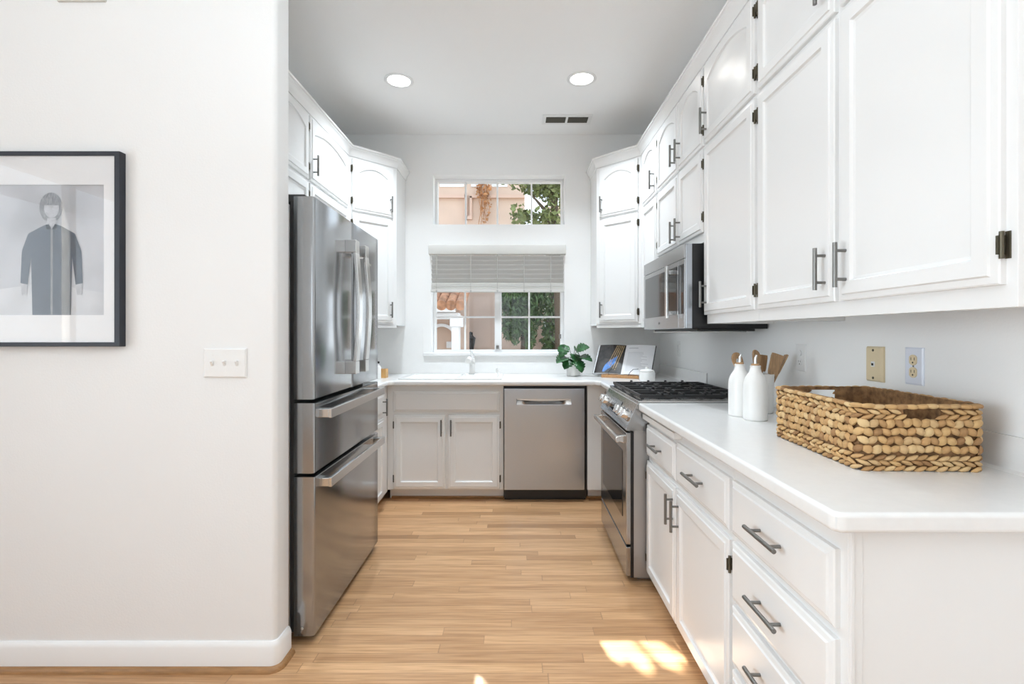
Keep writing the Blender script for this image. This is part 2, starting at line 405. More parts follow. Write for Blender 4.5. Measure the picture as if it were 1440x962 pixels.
# blind: valance, slats, bottom rail, ladders
bl = thing('window_blind', 'grey horizontal slat blind half raised over the lower kitchen window', 'blind', (-.17, YB-.03, 1.63))
vx0, vx1 = wx(602.5, 4.235), wx(796, 4.235)
zt = wz(343.8, 4.235); zb = wz(357.5, 4.235)
b = B().prism([(vx0, 4.235, zb), (vx0, 4.232, zb+.012), (vx0, 4.232, zt-.012), (vx0, 4.238, zt), (vx0, 4.298, zt), (vx0, 4.298, zb)], (vx1-vx0, 0, 0))
b.link('valance', 'blind_rail', bl, bevel=.003)
sx0, sx1 = wx(607, 4.27), wx(792.5, 4.27)
z = zb-.028; k = 0
while z > wz(396, 4.27):
    b = B(); pts = []
    for q in range(7):
        u = q/6-.5
        pts.append((sx0, 4.268+u*.040, z-u*.036+.005*math.cos(u*PI)))
    pts += [(x, y+.0022, zz+.001) for x, y, zz in reversed(pts)]
    b.prism(pts, (sx1-sx0, 0, 0)); b.link('slat', 'blind', bl, smooth=40); z -= .0395
zr = wz(402.5, 4.26)
b = B()
for q in range(4): b.box(sx0, sx1, 4.247, 4.287, zr-.030+q*.015, zr-.0225+q*.015+.005)
b.link('slat_stack', 'blind_rail', bl, bevel=.002)
B().box(sx0-.004, sx1+.004, 4.240, 4.290, zr-.052, zr-.031).link('bottom_rail', 'blind_rail', bl, bevel=.004)
for x in (614, 662, 699.5, 737, 774.5):
    xx = wx(x, 4.24); B().cyl((xx, 4.240, zb), (xx, 4.238, zr-.03), .0022, 6).box(xx-.007, xx+.007, 4.235, 4.2395, zr-.055, zr-.035).link('ladder_cord', 'cord', bl)

# ------------------------------------------------------------------ cabinet doors
def door_part(root, O, U, N, w, h, arch=False, name='door', plain=False):
    """framed door lying on plane O, width along U, outward N"""
    O, U, N = Vector(O), Vector(U).normalized(), Vector(N).normalized()
    b = B()
    na = 14
    def loop(ins, n, a=0):
        x0, x1, y0, y1 = ins, w-ins, ins, h-ins
        pts = [(x0, y0), (x1, y0)]
        for k in range(na+1):
            t = 1-k/na; x = x0+(x1-x0)*t
            y = y1-a+(a*(1-(2*t-1)**2) if a else 0)
            pts.append((x, y))
        return [O+U*x+ZV*y+N*n for x, y in pts]
    A = .047 if arch else 0
    T = .02
    if plain:
        ls = [loop(0, 0), loop(0, T*.55), loop(.004, T*.7), loop(.014, T*.8), loop(.018, T)]
    else:
        fr = min(.052, w*.18)
        ls = [loop(0, 0), loop(0, T*.55), loop(.003, T*.68), loop(.016, T*.78), loop(.019, T), loop(fr, T, A), loop(fr+.004, T*.62, A), loop(fr+.012, T*.52, A*1.0)]
    b.loops(ls)
    return b.link(name, 'cab', root, smooth=14)
def bar_handle(door, C, D, N, L=.125):
    """bar pull centred at C on the door face, along D, standing off along N"""
    C, D, N = Vector(C), Vector(D).normalized(), Vector(N).normalized()
    b = B(); P = C+N*.03
    b.cyl(P-D*L/2, P+D*L/2, .006, 14)
    for s in (-1, 1): b.cyl(C+D*s*L*.32, P+D*s*L*.32, .0045, 10)
    return b.link('handle', 'bar', door, smooth=50)
def hinge(door, C, U, N):
    """small exposed hinge: leaf on the frame and a barrel beside the door edge; U points away from the door"""
    C, U, N = Vector(C), Vector(U).normalized(), Vector(N).normalized()
    fn = lambda x, y, z: C+U*x+N*y+ZV*z
    b = B().box(-.002, .009, .0, .003, -.026, .026, fn).box(-.0015, .0015, .003, .0205, -.018, .018, fn)
    b.cyl(fn(.002, .012, -.026), fn(.002, .012, .026), .0042, 10)
    return b.link('hinge', 'hinge', door, smooth=40)

def xf(face):                      # (horizontal axis, outward normal, fixed coordinate) for the three cabinet fronts
    if face == 'R': return Vector((0, 1, 0)), Vector((-1, 0, 0))
    if face == 'L': return Vector((0, 1, 0)), Vector((1, 0, 0))
    return Vector((1, 0, 0)), Vector((0, -1, 0))
FX = {'R': .935, 'L': -1.267, 'RB': .665, 'LB': -.977, 'B': 3.70}
def org(face, a, z):
    if face in ('R', 'RB', 'L', 'LB'): return Vector((FX[face], a, z))
    return Vector((a, FX['B'], z))
def fdoor(root, face, a0, a1, z0, z1, arch=False, hand=None, hz=None, hing=None, plain=False, name='door', hl=.125, horiz=False):
    U, N = xf(face[0])
    d = door_part(root, org(face, a0, z0), U, N, a1-a0, z1-z0, arch, name, plain)
    if hand is not None:
        c = org(face, hand, hz)+N*.02
        bar_handle(d, c, U if horiz else ZV, N, hl)
    if hing:
        a, u = (a0, -U) if hing == 'lo' else (a1, U)
        for zz in (z0+.075, z1-.075): hinge(d, org(face, a, zz)+u*.0005, u, N)
    return d

LZ = (1.355, 2.178); TZ = (2.196, 2.588)
H1, H2 = 1.453, 2.292             # handle heights of lower and upper doors
def upper_body(root, face, a0, a1, zb, near_panel=False):
    back = XR if face == 'R' else XL
    x = FX[face]; s = 1 if face == 'R' else -1
    b = B()
    lo, hi = sorted((x+.02*s, back-.001*s))
    b.box(lo, hi, a0+.0005, a1-.0005, zb+.02, UPT)
    f0, f1 = sorted((x, x+.02*s))
    b.box(f0, f1, a0+.0005, a1-.0005, zb, UPT)
    b.box(lo, hi, a0+.0005, a0+.018, zb, zb+.02); b.box(lo, hi, a1-.018, a1-.0005, zb, zb+.02)
    b.link('cabinet_body', 'cab', root, bevel=.0012)
# right run
u = thing('wall_cabinet', 'wide white wall cabinet nearest the camera, hung above the woven basket', 'cabinet', (1.1, 1.4, UPB))
upper_body(u, 'R', .915, 1.893, UPB)
fdoor(u, 'R', .937, 1.403, *LZ, hand=1.366, hz=H1, hing='lo'); fdoor(u, 'R', 1.425, 1.879, *LZ, hand=1.458, hz=H1, hing='hi')
fdoor(u, 'R', .937, 1.403, *TZ, arch=True, hand=1.366, hz=H2+.01, hing='lo'); fdoor(u, 'R', 1.425, 1.879, *TZ, arch=True, hand=1.458, hz=H2+.01, hing='hi')
u = thing('wall_cabinet', 'white single-column wall cabinet between the microwave and the widest wall cabinet', 'cabinet', (1.1, 2.15, UPB))
upper_body(u, 'R', 1.893, 2.412, UPB)
fdoor(u, 'R', 1.907, 2.419, *LZ, hand=2.372, hz=H1, hing='lo'); fdoor(u, 'R', 1.907, 2.419, *TZ, arch=True, hand=2.372, hz=H2, hing='lo')
u = thing('wall_cabinet', 'white double-door wall cabinet directly above the microwave', 'cabinet', (1.1, 2.8, 1.72))
upper_body(u, 'R', 2.412, 3.23, 1.72)
for z0, z1, ar, hz in ((1.767, 2.178, False, 1.847), (*TZ, True, H2)):
    fdoor(u, 'R', 2.436, 2.798, z0, z1, arch=ar, hand=2.757, hz=hz, hing='lo'); fdoor(u, 'R', 2.806, 3.222, z0, z1, arch=ar, hand=2.842, hz=hz, hing='hi')
u = thing('wall_cabinet', 'narrow white wall cabinet between the microwave and the right corner cabinet', 'cabinet', (1.1, 3.45, UPB))
upper_body(u, 'R', 3.23, 3.689, UPB)
fdoor(u, 'R', 3.243, 3.60, *LZ, hand=3.28, hz=H1); fdoor(u, 'R', 3.243, 3.60, *TZ, arch=True, hand=3.28, hz=H2)
# diagonal corner cabinets
def corner(side, label):
    s = 1 if side == 'R' else -1
    xw = XR if side == 'R' else XL
    A = Vector((xw-.32*s, 3.69, 0)); C = Vector((xw-.61*s, 3.98, 0))
    u = thing('corner_cabinet', label, 'cabinet', (xw-.25*s, 4.05, UPB))
    pts = [(A.x, A.y), (C.x, C.y), (C.x, YB-.0065), (xw-.0015*s, YB-.0065), (xw-.0015*s, 3.69)]
    b = B().prism([(x, y, UPB+.02) for x, y in pts], (0, 0, UPT-UPB-.02))
    U = (A-C).normalized(); N = Vector((-s, -1, 0)).normalized(); L = (A-C).length
    fn = lambda x, y, z: C+U*x+N*y+ZV*z
    b.box(0, L, -.02, 0, UPB, UPB+.03, fn)
    b.box(C.x-.009, C.x+.009, C.y+.02, YB-.01, UPB, UPB+.02) if False else None
    b.link('cabinet_body', 'cab', u, bevel=.0012)
    for z0, z1, ar, hz in ((*LZ, False, H1), (*TZ, True, H2)):
        d = door_part(u, fn(.035, 0, z0), U, N, L-.06, z1-z0, ar)
        bar_handle(d, fn(.035+.032 if side == 'R' else .035+.032, .02, hz), ZV, N)
        e = L-.025
        for zz in (z0+.075, z1-.075): hinge(d, fn(e, 0, zz), U, N)
corner('R', 'white diagonal corner wall cabinet in the right back corner, above the cookbook')
corner('L', 'white diagonal corner wall cabinet in the left back corner beyond the fridge')
# left run
u = thing('wall_cabinet', 'white wall cabinet directly over the fridge', 'cabinet', (-1.42, 2.46, 1.88))
upper_body(u, 'L', 1.96, 2.965, 1.88)
for z0, z1, ar in ((1.915, 2.178, False), (*TZ, True)):
    fdoor(u, 'L', 1.975, 2.462, z0, z1, arch=ar, hand=2.425, hz=z0+.09); fdoor(u, 'L', 2.475, 2.957, z0, z1, arch=ar, hand=2.512, hz=z0+.09, hing='hi')
u = thing('wall_cabinet', 'white wall cabinet between the over-fridge cabinet and the left corner cabinet', 'cabinet', (-1.42, 3.32, UPB))
upper_body(u, 'L', 2.965, 3.689, UPB)
fdoor(u, 'L', 2.977, 3.64, *LZ, hand=3.014, hz=H1); fdoor(u, 'L', 2.977, 3.64, *TZ, arch=True, hand=3.005, hz=H2)

# crown moulding along the cabinet tops
def crown(pts, name, normals):
    prof = [(0, 2.603), (.006, 2.603), (.010, 2.612), (.012, 2.628), (.022, 2.648), (.030, 2.656), (.032, 2.664), (.040, 2.668), (.040, 2.680), (0, 2.680), (-.06, 2.680), (-.06, 2.612), (0, 2.612)]
    ls = []
    for i, p in enumerate(pts):
        n = normals[i]
        ls.append([(p[0]+n[0]*o, p[1]+n[1]*o, z) for o, z in prof])
    return struct(B().loops(ls), name, 'cab', smooth=30)
q = math.tan(PI/8)
crown([(.935, .915), (.935, 3.69), (.645, 3.98), (.645, YB-.001)], 'trim_3', [(-1, 0), (-1, -q), (-1, -q), (-1, 0)])
# last stretch of the crown turns along the cabinet side, so its mitres use the half angle of 45 degrees
crown([(-1.267, 1.96), (-1.267, 3.69), (-.977, 3.98), (-.977, YB-.001)], 'trim_4', [(1, 0), (1, -q), (1, -q), (1, 0)])

# ------------------------------------------------------------------ base cabinets
def base_body(root, face, a0, a1, toe=.06, rec=.075, wall=None, extra=None):
    f = FX[face]
    b = B()
    if face == 'B':
        pr = [(f, toe), (f, CB), (YB-.001, CB), (YB-.001, 0), (f+rec, 0), (f+rec, toe)]
        b.prism([(a0, y, z) for y, z in pr], (a1-a0, 0, 0))
    else:
        s = 1 if face == 'RB' else -1; wl = (XR if s > 0 else XL)-.001*s
        pr = [(f, toe), (f, CB), (wl, CB), (wl, 0), (f+rec*s, 0), (f+rec*s, toe)]
        b.prism([(x, a0, z) for x, z in pr], (0, a1-a0, 0))
    return b.link('cabinet_body', 'cab', root, bevel=.0015)
# near drawer stack
u = thing('base_cabinet', 'white four-drawer base cabinet at the near end of the right counter', 'cabinet', (.95, 1.25, 0))
base_body(u, 'RB', .985, 1.4965)
for z0, z1 in ((.656, .818), (.460, .632), (.268, .440), (.068, .246)):
    fdoor(u, 'RB', 1.008, 1.487, z0, z1, hand=1.252, hz=(z0+z1)/2+.002, plain=True, name='drawer', hl=.155, horiz=True)
b = B().box(.6652, .690, .979, .985, .0, CB).box(.690, 1.253, .9815, .985, 0, CB).box(.6652, .672, .976, .979, 0, CB)
b.link('end_panel', 'cab', u, bevel=.001)
# drawers over doors
u = thing('base_cabinet', 'white base cabinet with two drawers over two doors beside the range', 'cabinet', (.95, 2.0, 0))
base_body(u, 'RB', 1.4975, 2.4695)
fdoor(u, 'RB', 1.510, 2.004, .656, .818, hand=1.757, hz=.74, plain=True, name='drawer', hl=.155, horiz=True)
fdoor(u, 'RB', 2.024, 2.461, .656, .808, hand=2.248, hz=.735, plain=True, name='drawer', hl=.155, horiz=True)
fdoor(u, 'RB', 1.510, 2.004, .066, .628, hand=1.962, hz=.53, hing='lo'); fdoor(u, 'RB', 2.020, 2.461, .066, .628, hand=2.034, hz=.535, hing='hi')
B().box(.630, .665, 1.975, 2.468, .836, .862).link('pull_out_board', 'cab', u, bevel=.003)
# corner return beyond the range
u = thing('base_cabinet', 'white corner base cabinet between the range and the dishwasher', 'cabinet', (.9, 3.6, 0))
b = B().prism([(x, y, .085) for x, y in [(.53, 3.70), (.665, 3.70), (.665, 3.226), (XR-.001, 3.226), (XR-.001, YB-.0065), (.53, YB-.0065)]], (0, 0, CB-.085))
b.prism([(x, y, 0) for x, y in [(.545, 3.775), (.74, 3.775), (.74, 3.226), (XR-.001, 3.226), (XR-.001, YB-.001), (.545, YB-.001)]], (0, 0, .085))
b.link('cabinet_body', 'cab', u, bevel=.0015)
fdoor(u, 'RB', 3.25, 3.655, .1, .83, hand=3.29, hz=.74)
struct(B().box(.528, .66, 3.757, 3.776, 0, .018), 'trim_5', 'shoe', bevel=.005)
# sink base
u = thing('sink_base_cabinet', 'white sink base cabinet with blank front and two doors under the window', 'cabinet', (-.53, 4.0, 0))
base_body(u, 'B', -.9765, -.102, toe=.087)
fdoor(u, 'B', -.928, -.131, .675, .831, plain=True, name='blank_panel')
fdoor(u, 'B', -.926, -.540, .098, .652, hand=-.565, hz=.56, hing='lo', hl=.122); fdoor(u, 'B', -.518, -.130, .098, .652, hand=-.493, hz=.56, hing='hi', hl=.122)
struct(B().box(-.962, -.100, 3.757, 3.776, 0, .018), 'trim_6', 'shoe', bevel=.005)
# left base cabinet behind the fridge
u = thing('base_cabinet', 'white base cabinet in the left corner just beyond the fridge', 'cabinet', (-1.28, 3.3, 0))
base_body(u, 'LB', 2.935, 3.699, toe=.075)
fdoor(u, 'LB', 2.965, 3.545, .085, .655); fdoor(u, 'LB', 2.965, 3.545, .685, .83, plain=True, name='drawer')
bar_handle([c for c in u.children if c.name.startswith('drawer')][0], Vector((-.957, 3.500, .738)), ZV, Vector((1, 0, 0)), .12)
struct(B().box(-1.05, -1.032, 2.93, 3.757, 0, .018), 'trim_7', 'shoe', bevel=.005)

# ------------------------------------------------------------------ countertops
def counter_edge_bevel(o):
    o.modifiers['bevel'].segments = 5
ct = thing('countertop', 'white bullnose countertop on the right with the woven basket on it', 'countertop', (.93, 1.7, CB))
o = B().prism([(x, y, CB+.0005) for x, y in [(.612, 2.4725), (.612, .958), (.626, .944), (XR-.0015, .944), (XR-.0015, 2.4725)]], (0, 0, CT-CB)).link('worktop', 'counter', ct, bevel=.017, bseg=5)
B().prism([(XR-.0015, .95, CT), (XR-.0015, .95, 1.003), (XR-.009, .95, 1.003), (XR-.012, .95, .998), (XR-.013, .95, .935), (XR-.018, .95, .921), (XR-.030, .95, CT)], (0, 1.52, 0)).link('backsplash', 'counter', ct, smooth=40)
ct2 = thing('countertop', 'white countertop under the window holding the sink, plant and cookbook', 'countertop', (-.2, 4.0, CB))
SK = (-.905, -.115, 3.735, 4.19)    # sink outline
outer = [(XL+.0015, YB-.0065), (XL+.0015, 2.925), (-.953, 2.925), (-.953, 3.615), (-.923, 3.645), (.582, 3.645), (.612, 3.615), (.612, 3.2245), (XR-.0015, 3.2245), (XR-.0015, YB-.0065)]
b = B().slab(outer, [rect(SK[0]+.02, SK[1]-.02, SK[2]+.02, SK[3]-.02)], lambda u_, v_, d: (u_, v_, CT-d), CT-CB-.0005)
bmesh.ops.remove_doubles(b.bm, verts=b.bm.verts, dist=1e-5)
b.link('worktop', 'counter', ct2, bevel=.014, bseg=4)
B().prism([(XR-.0015, 3.225, CT), (XR-.0015, 3.225, 1.003), (XR-.009, 3.225, 1.003), (XR-.012, 3.225, .998), (XR-.013, 3.225, .935), (XR-.018, 3.225, .921), (XR-.030, 3.225, CT)], (0, 1.06, 0)).link('backsplash', 'counter', ct2, smooth=40)

# sink: two bowls in one rim
sk = thing('sink', 'white double bowl drop-in kitchen sink under the window', 'sink', (-.5, 3.95, CT))
x0, x1, y0, y1 = SK
def bowl(b, a0, a1, c0, c1, rim, depth):
    def rr(i, z):
        return [Vector((a0+i if sx < 0 else a1-i, c0+i if sy < 0 else c1-i, z)) for sx, sy in ((-1, -1), (1, -1), (1, 1), (-1, 1))]
    b.loops([rr(-.012, CT+rim*.3), rr(-.006, CT+rim), rr(.004, CT+rim), rr(.010, CT+rim*.4), rr(.022, CT-depth*.8), rr(.05, CT-depth)], cap0=False)
b = B().slab(rect(x0, x1, y0, y1), [rect(x0+.045, -.465, y0+.045, y1-.09), rect(-.435, x1-.045, y0+.045, y1-.09)], lambda u_, v_, d: (u_, v_, CT+.009-d), .008)
bmesh.ops.remove_doubles(b.bm, verts=b.bm.verts, dist=1e-5)
b.link('rim', 'porcelain', sk, bevel=.003)
b = B(); bowl(b, x0+.045, -.465, y0+.045, y1-.09, .010, .035); b.link('bowl', 'porcelain', sk, smooth=60, recalc=False, bevel=.006)
b = B(); bowl(b, -.435, x1-.045, y0+.045, y1-.09, .019, .035); b.link('bowl', 'porcelain', sk, smooth=60, recalc=False, bevel=.006)
# faucet
fx, fy = (664-727)*4.145/690, 4.145
fa = thing('faucet', 'single-lever pull-out kitchen faucet standing behind the sink', 'faucet', (fx, fy, CT+.009))
z = CT+.009
B().lathe((fx, fy, z), [(.0, 0), (.058, 0), (.058, .006), (.05, .010), (.0, .010)], 28).link('base_plate', 'chrome', fa, smooth=40)
B().lathe((fx, fy, z+.01), [(.0, 0), (.026, 0), (.023, .02), (.021, .085), (.024, .092), (.024, .115), (.018, .125), (.0, .127)], 24).link('body', 'ceramic', fa, smooth=40)
B().tube([(fx, fy-.005, z+.085), (fx-.008, fy-.06, z+.125), (fx-.014, fy-.12, z+.135), (fx-.018, fy-.155, z+.118)], [.017, .018, .021, .023], 16).link('spout', 'ceramic', fa, smooth=50)
B().tube([(fx, fy, z+.13), (fx+.004, fy-.005, z+.155), (fx-.004, fy-.03, z+.185), (fx-.01, fy-.05, z+.2)], [.018, .017, .012, .007], 14).link('lever', 'chrome', fa, smooth=50)
dx, dy = (699-727)*4.15/690, 4.15
sd_ = thing('soap_dispenser', 'short soap pump standing right of the faucet', 'soap dispenser', (dx, dy, CT+.009))
B().lathe((dx, dy, z), [(0, 0), (.020, 0), (.020, .006), (.011, .012), (.011, .035), (.016, .037), (.016, .05), (0, .052)], 20).link('pump', 'ceramic', sd_, smooth=40)
B().tube([(dx, dy, z+.045), (dx, dy-.03, z+.047), (dx, dy-.045, z+.041)], .006, 10).link('nozzle', 'chrome', sd_, smooth=50)

# ------------------------------------------------------------------ refrigerator
F0, F1 = 1.988, 2.902; FF = -.82
fr = thing('refrigerator', 'stainless french door refrigerator with two freezer drawers', 'refrigerator', (-1.2, 2.44, 0))
B().box(-1.56, -.925, F0+.006, F1-.006, .03, 1.79).box(-1.5, -.95, F0+.03, F1-.03, 0.0, .03).link('body', 'steel_side', fr, bevel=.006)
B().box(-.925, -.908, F0+.014, F1-.014, .045, 1.80).link('door_gasket', 'gasket', fr)
def fdoorbox(y0, y1, z0, z1, name):
    r_ = .013
    def ring(x, i): return [(x, y0+i, z0+i*.3), (x, y1-i, z0+i*.3), (x, y1-i, z1-i*.3), (x, y0+i, z1-i*.3)]
    b = B().loops([ring(-.907, .004), ring(-.905, 0), ring(FF-r_, 0), ring(FF-.006, .0018), ring(FF-.002, .006), ring(FF, r_)])
    return b.link(name, 'steel_fridge', fr, smooth=35)
YM = (F0+F1)/2
d1 = fdoorbox(F0, YM-.0025, .995, 1.819, 'door'); d2 = fdoorbox(YM+.0025, F1, .995, 1.819, 'door')
g1 = fdoorbox(F0, F1, .695, .980, 'drawer'); g2 = fdoorbox(F0, F1, .036, .680, 'drawer')
def vhandle(door, y0, y1):
    z0, z1 = 1.07, 1.712
    b = B(); h = .052
    for a, c in ((z0, z0+.06), (z1-.06, z1)): b.box(FF-.002, FF+h, y0, y1, a, c)
    n = 12; ls = []
    for k in range(n+1):
        t = k/n; zz = z0+.06+(z1-z0-.12)*t; bow = .016*math.sin(PI*t)
        ls.append([(FF+h-.016+bow, y0, zz), (FF+h+bow, y0, zz), (FF+h+bow, y1, zz), (FF+h-.016+bow, y1, zz)])
    b.loops(ls); b.link('handle', 'steel_bright', door, bevel=.003)
vhandle(d1, YM-.102, YM-.050); vhandle(d2, YM+.050, YM+.102)
def hhandle(door, z):
    b = B(); h = .052
    for a, c in ((F0+.045, F0+.085), (F1-.085, F1-.045)): b.box(FF-.002, FF+h-.012, a, c, z-.018, z+.018)
    b.box(FF+h-.014, FF+h, F0+.045, F1-.045, z-.020, z+.020); b.link('handle', 'steel_bright', door, bevel=.003)
hhandle(g1, .932); hhandle(g2, .646)
for y in (F0+.045, F1-.045): B().box(-.98, -.87, y-.022, y+.022, 1.80, 1.835).link('hinge_cover', 'gasket', fr, bevel=.006)
B().box(FF-.001, FF+.0025, 2.695, 2.755, 1.640, 1.652).link('badge', 'steel_bright', fr, bevel=.001)
B().cyl((-.87, F0-.002, .068), (-.87, F0+.005, .068), .006, 14).link('corner_screw', 'chrome', fr, smooth=40)

# ------------------------------------------------------------------ dishwasher
dw = thing('dishwasher', 'stainless dishwasher with pocket handle built in under the counter', 'dishwasher', (.21, 4.0, 0))
a0, a1 = -.097, .505
B().box(-.100, .527, 3.72, 4.28, .02, CB-.001).link('tub', 'black', dw)
B().box(-.095, .523, 3.745, 3.76, 0.0, .09).link('kick_plate', 'black', dw)
# door with a curved grip pocket
yf = 3.668; z0, z1 = .094, .853
b = B()
gx0, gx1, gz0, gz1 = .0, .405, .735, .775
b.slab(rect(a0, a1, z0, z1), [rect(gx0, gx1, gz0, gz1)], lambda u_, v_, d: (u_, yf+d, v_), .04)
bmesh.ops.remove_doubles(b.bm, verts=b.bm.verts, dist=1e-5)
dd = b.link('door', 'steel_z', dw, bevel=.004, bseg=3)
n = 16; ls = []
for k in range(n+1):
    t = k/n; xx = gx0-.002+(gx1-gx0+.004)*t; dp = .004+.034*(1-abs(2*t-1)**2.6)
    ls.append([(xx, yf+.001, gz0-.001), (xx, yf+dp*.6, gz0+.010), (xx, yf+dp, gz0+.024), (xx, yf+dp, gz1+.001)])
B().loops(ls, False, False, close=False).link('grip_pocket', 'steel_x', dd, smooth=60)
b = B(); ls = []
for k in range(n+1):
    t = k/n; xx = gx0+(gx1-gx0)*t; zz = gz1-.011*math.sin(PI*t)**.7
    ls.append([(xx, yf-.001, gz1+.002), (xx, yf-.001, zz-.004), (xx, yf+.008, zz-.006), (xx, yf+.010, gz1+.002)])
b.loops(ls).link('grip_lip', 'steel_x', dd, smooth=40)

# ------------------------------------------------------------------ gas range
RY0, RY1, RX = 2.4745, 3.2225, .551
ra = thing('gas_range', 'stainless slide-in gas range with black cast iron grates', 'range', (.9, 2.85, 0))
B().box(.590, 1.24, RY0+.002, RY1-.002, .03, .775).box(.62, 1.2, RY0+.05, RY1-.05, 0, .03).link('body', 'steel_side', ra, bevel=.002)
B().box(.575, .590, RY0+.004, RY1-.004, .03, .765).link('door_gap', 'black', ra)
od = B().box(RX, .576, RY0+.004, RY1-.004, .196, .762).link('oven_door', 'steel_y', ra, bevel=.004)
B().box(RX-.0025, RX+.002, RY0+.085, RY1-.085, .31, .655).link('oven_window', 'blackglass', od, bevel=.002)
b = B()
hx = RX-.047
for y in (RY0+.055, RY1-.055):
    b.prism([(RX+.002, y-.016, .700), (RX+.002, y-.016, .742), (hx+.006, y-.016, .738), (hx+.006, y-.016, .712)], (0, .032, 0))
b.prism([(hx, RY0+.018, .710), (hx-.004, RY0+.018, .724), (hx, RY0+.018, .738), (hx+.014, RY0+.018, .740), (hx+.018, RY0+.018, .724), (hx+.014, RY0+.018, .708)], (0, RY1-RY0-.036, 0))
b.link('handle', 'steel_bright', od, bevel=.003)
B().box(RX+.002, .576, RY0+.004, RY1-.004, .036, .184).link('storage_drawer', 'steel_y', ra, bevel=.004)
# slanted control panel
P0, P1 = Vector((.547, 0, .779)), Vector((.604, 0, .905))
pr = [(.59, .772), (.552, .772), (.547, .779), (.604, .905), (.612, .911), (.66, .911), (.66, .772)]
cp = B().prism([(x, RY0, z_) for x, z_ in pr], (0, RY1-RY0, 0)).link('control_panel', 'steel_y', ra, bevel=.002)
T = (P1-P0).normalized(); NN = Vector((-T.z, 0, T.x))
def onp(y, t, n_): p = P0+T*t+NN*n_; return Vector((p.x, y, p.z))
dsp = B()
dsp.box(2.745, 2.985, .028, .110, -.001, .003, lambda x, y, z_: onp(x, y, z_)); dsp.link('display', 'blackglass', ra, bevel=.001)
for y in (3.155, 3.065, 2.675, 2.595, 2.515) if False else (3.150, 3.055, 2.680, 2.598, 2.522):
    c = onp(y, .068, 0); k = B()
    def kp(r_, h, a): 
        return c+NN*h+Vector((0, 1, 0))*r_*math.cos(a)+T*r_*math.sin(a)
    prof = [(.0005, 0), (.030, 0), (.030, .006), (.025, .008), (.024, .034), (.021, .038), (.0005, .038)]
    k.loops([[kp(r_, h, 2*PI*i/24) for i in range(24)] for r_, h in prof])
    ko = k.link('knob', 'steel_bright', ra, smooth=40)
    g = B().box(-.005, .005, -.022, .022, .036, .048, lambda x, yy, z_: c+Vector((0, 1, 0))*x+T*yy+NN*z_); g.link('grip', 'steel_bright', ko, bevel=.002)
ck = B().box(.61, 1.235, RY0-.004, RY1+.004, .9145, .924).box(1.20, 1.252, RY0, RY1, .9145, .935)
ck.box(.612, 1.23, RY0+.003, RY1-.003, .775, .9145)
ck.link('cooktop', 'steel_x', ra, bevel=.003)
B().box(.64, 1.195, RY0+.02, RY1-.02, .9235, .9265).link('burner_tray', 'steel_x', ra, bevel=.001)
for (x, y, r_) in ((.78, 2.60, .045), (1.06, 2.60, .035), (.92, 2.848, .05), (.78, 3.10, .04), (1.06, 3.10, .035)):
    B().lathe((x, y, .926), [(0, 0), (r_*1.15, 0), (r_*1.15, .006), (r_, .008), (r_, .014), (r_*.8, .018), (0, .018)], 24).link('burner', 'iron', ra, smooth=40)
gw = (RY1-RY0-.05)/3
for i in range(3):
    y0 = RY0+.025+gw*i+.002; y1 = RY0+.025+gw*(i+1)-.002
    b = B(); z0, z1 = .941, .955; t = .006
    for x in (.632, 1.183): b.box(x-t, x+t, y0, y1, z0-.006, z1-.004)
    for y in (y0+t, y1-t): b.box(.632, 1.183, y-t, y+t, z0-.006, z1-.004)
    for k in range(1, 5):                                # fingers that stand above the frame
        x = .632+(1.183-.632)*k/5
        b.box(x-.005, x+.005, y0, y0+gw*.36, z0, z1); b.box(x-.005, x+.005, y1-gw*.36, y1, z0, z1)
        for yy in (y0, y1-.02): b.box(x-.006, x+.006, yy, yy+.02, z0, z1+.006)
    ym = (y0+y1)/2; b.box(.64, 1.175, ym-.005, ym+.005, z0-.002, z1-.002)
    for x in (.80, 1.02): b.box(x-.005, x+.005, ym-gw*.2, ym+gw*.2, z0-.002, z1-.001)
    for x in (.64, 1.175):
        for y in (y0+.008, y1-.008): b.box(x-.008, x+.008, y-.008, y+.008, .9262, z0)
    b.link('grate', 'iron', ra, bevel=.002)

# ------------------------------------------------------------------ microwave
MX = .833; m0, m1, mz0, mz1 = 2.442, 3.222, 1.287, 1.712
mw = thing('microwave', 'stainless over-the-range microwave with black sides', 'microwave', (1.05, 2.83, mz0))
B().box(.872, 1.248, m0, m1, mz0, mz1).box(.90, 1.19, m0+.01, m1-.01, mz0-.012, mz0).link('body', 'black', mw, bevel=.002)
B().box(MX+.008, .874, m0+.001, m1-.001, mz0+.001, mz1-.001).link('front_frame', 'steel_z', mw, bevel=.003)
B().box(MX, MX+.01, m0+.002, m1-.002, mz1-.072, mz1-.001).link('vent_strip', 'steel_y', mw, bevel=.002)
md = B().box(MX, MX+.01, 2.534, m1-.002, mz0+.002, mz1-.075).link('door', 'steel_y', mw, bevel=.002)
B().box(MX-.002, MX+.003, 2.56, m1-.045, mz0+.075, mz1-.10).link('door_window', 'blackglass', md, bevel=.001)
b = B()
for z_ in (mz0+.085, mz1-.125): b.box(MX-.034, MX+.001, 2.605, 2.625, z_-.012, z_+.012)
b.box(MX-.042, MX-.028, 2.600, 2.630, mz0+.055, mz1-.09); b.link('handle', 'steel_bright', md, bevel=.004)
B().box(MX, MX+.01, m0+.002, 2.531, mz0+.002, mz1-.075).link('control_panel', 'steel_y', mw, bevel=.002)
B().box(MX-.002, MX+.003, m0+.012, 2.527, mz0+.075, mz1-.10).link('keypad', 'blackglass', mw, bevel=.001)
B().box(MX-.001, MX+.003, 2.86, 2.885, mz0+.03, mz0+.042).link('badge', 'bar', mw)
B().box(.88, 1.17, m0+.06, m1-.06, mz0-.017, mz0-.0115).link('grease_filter', 'steel_x', mw, bevel=.001)

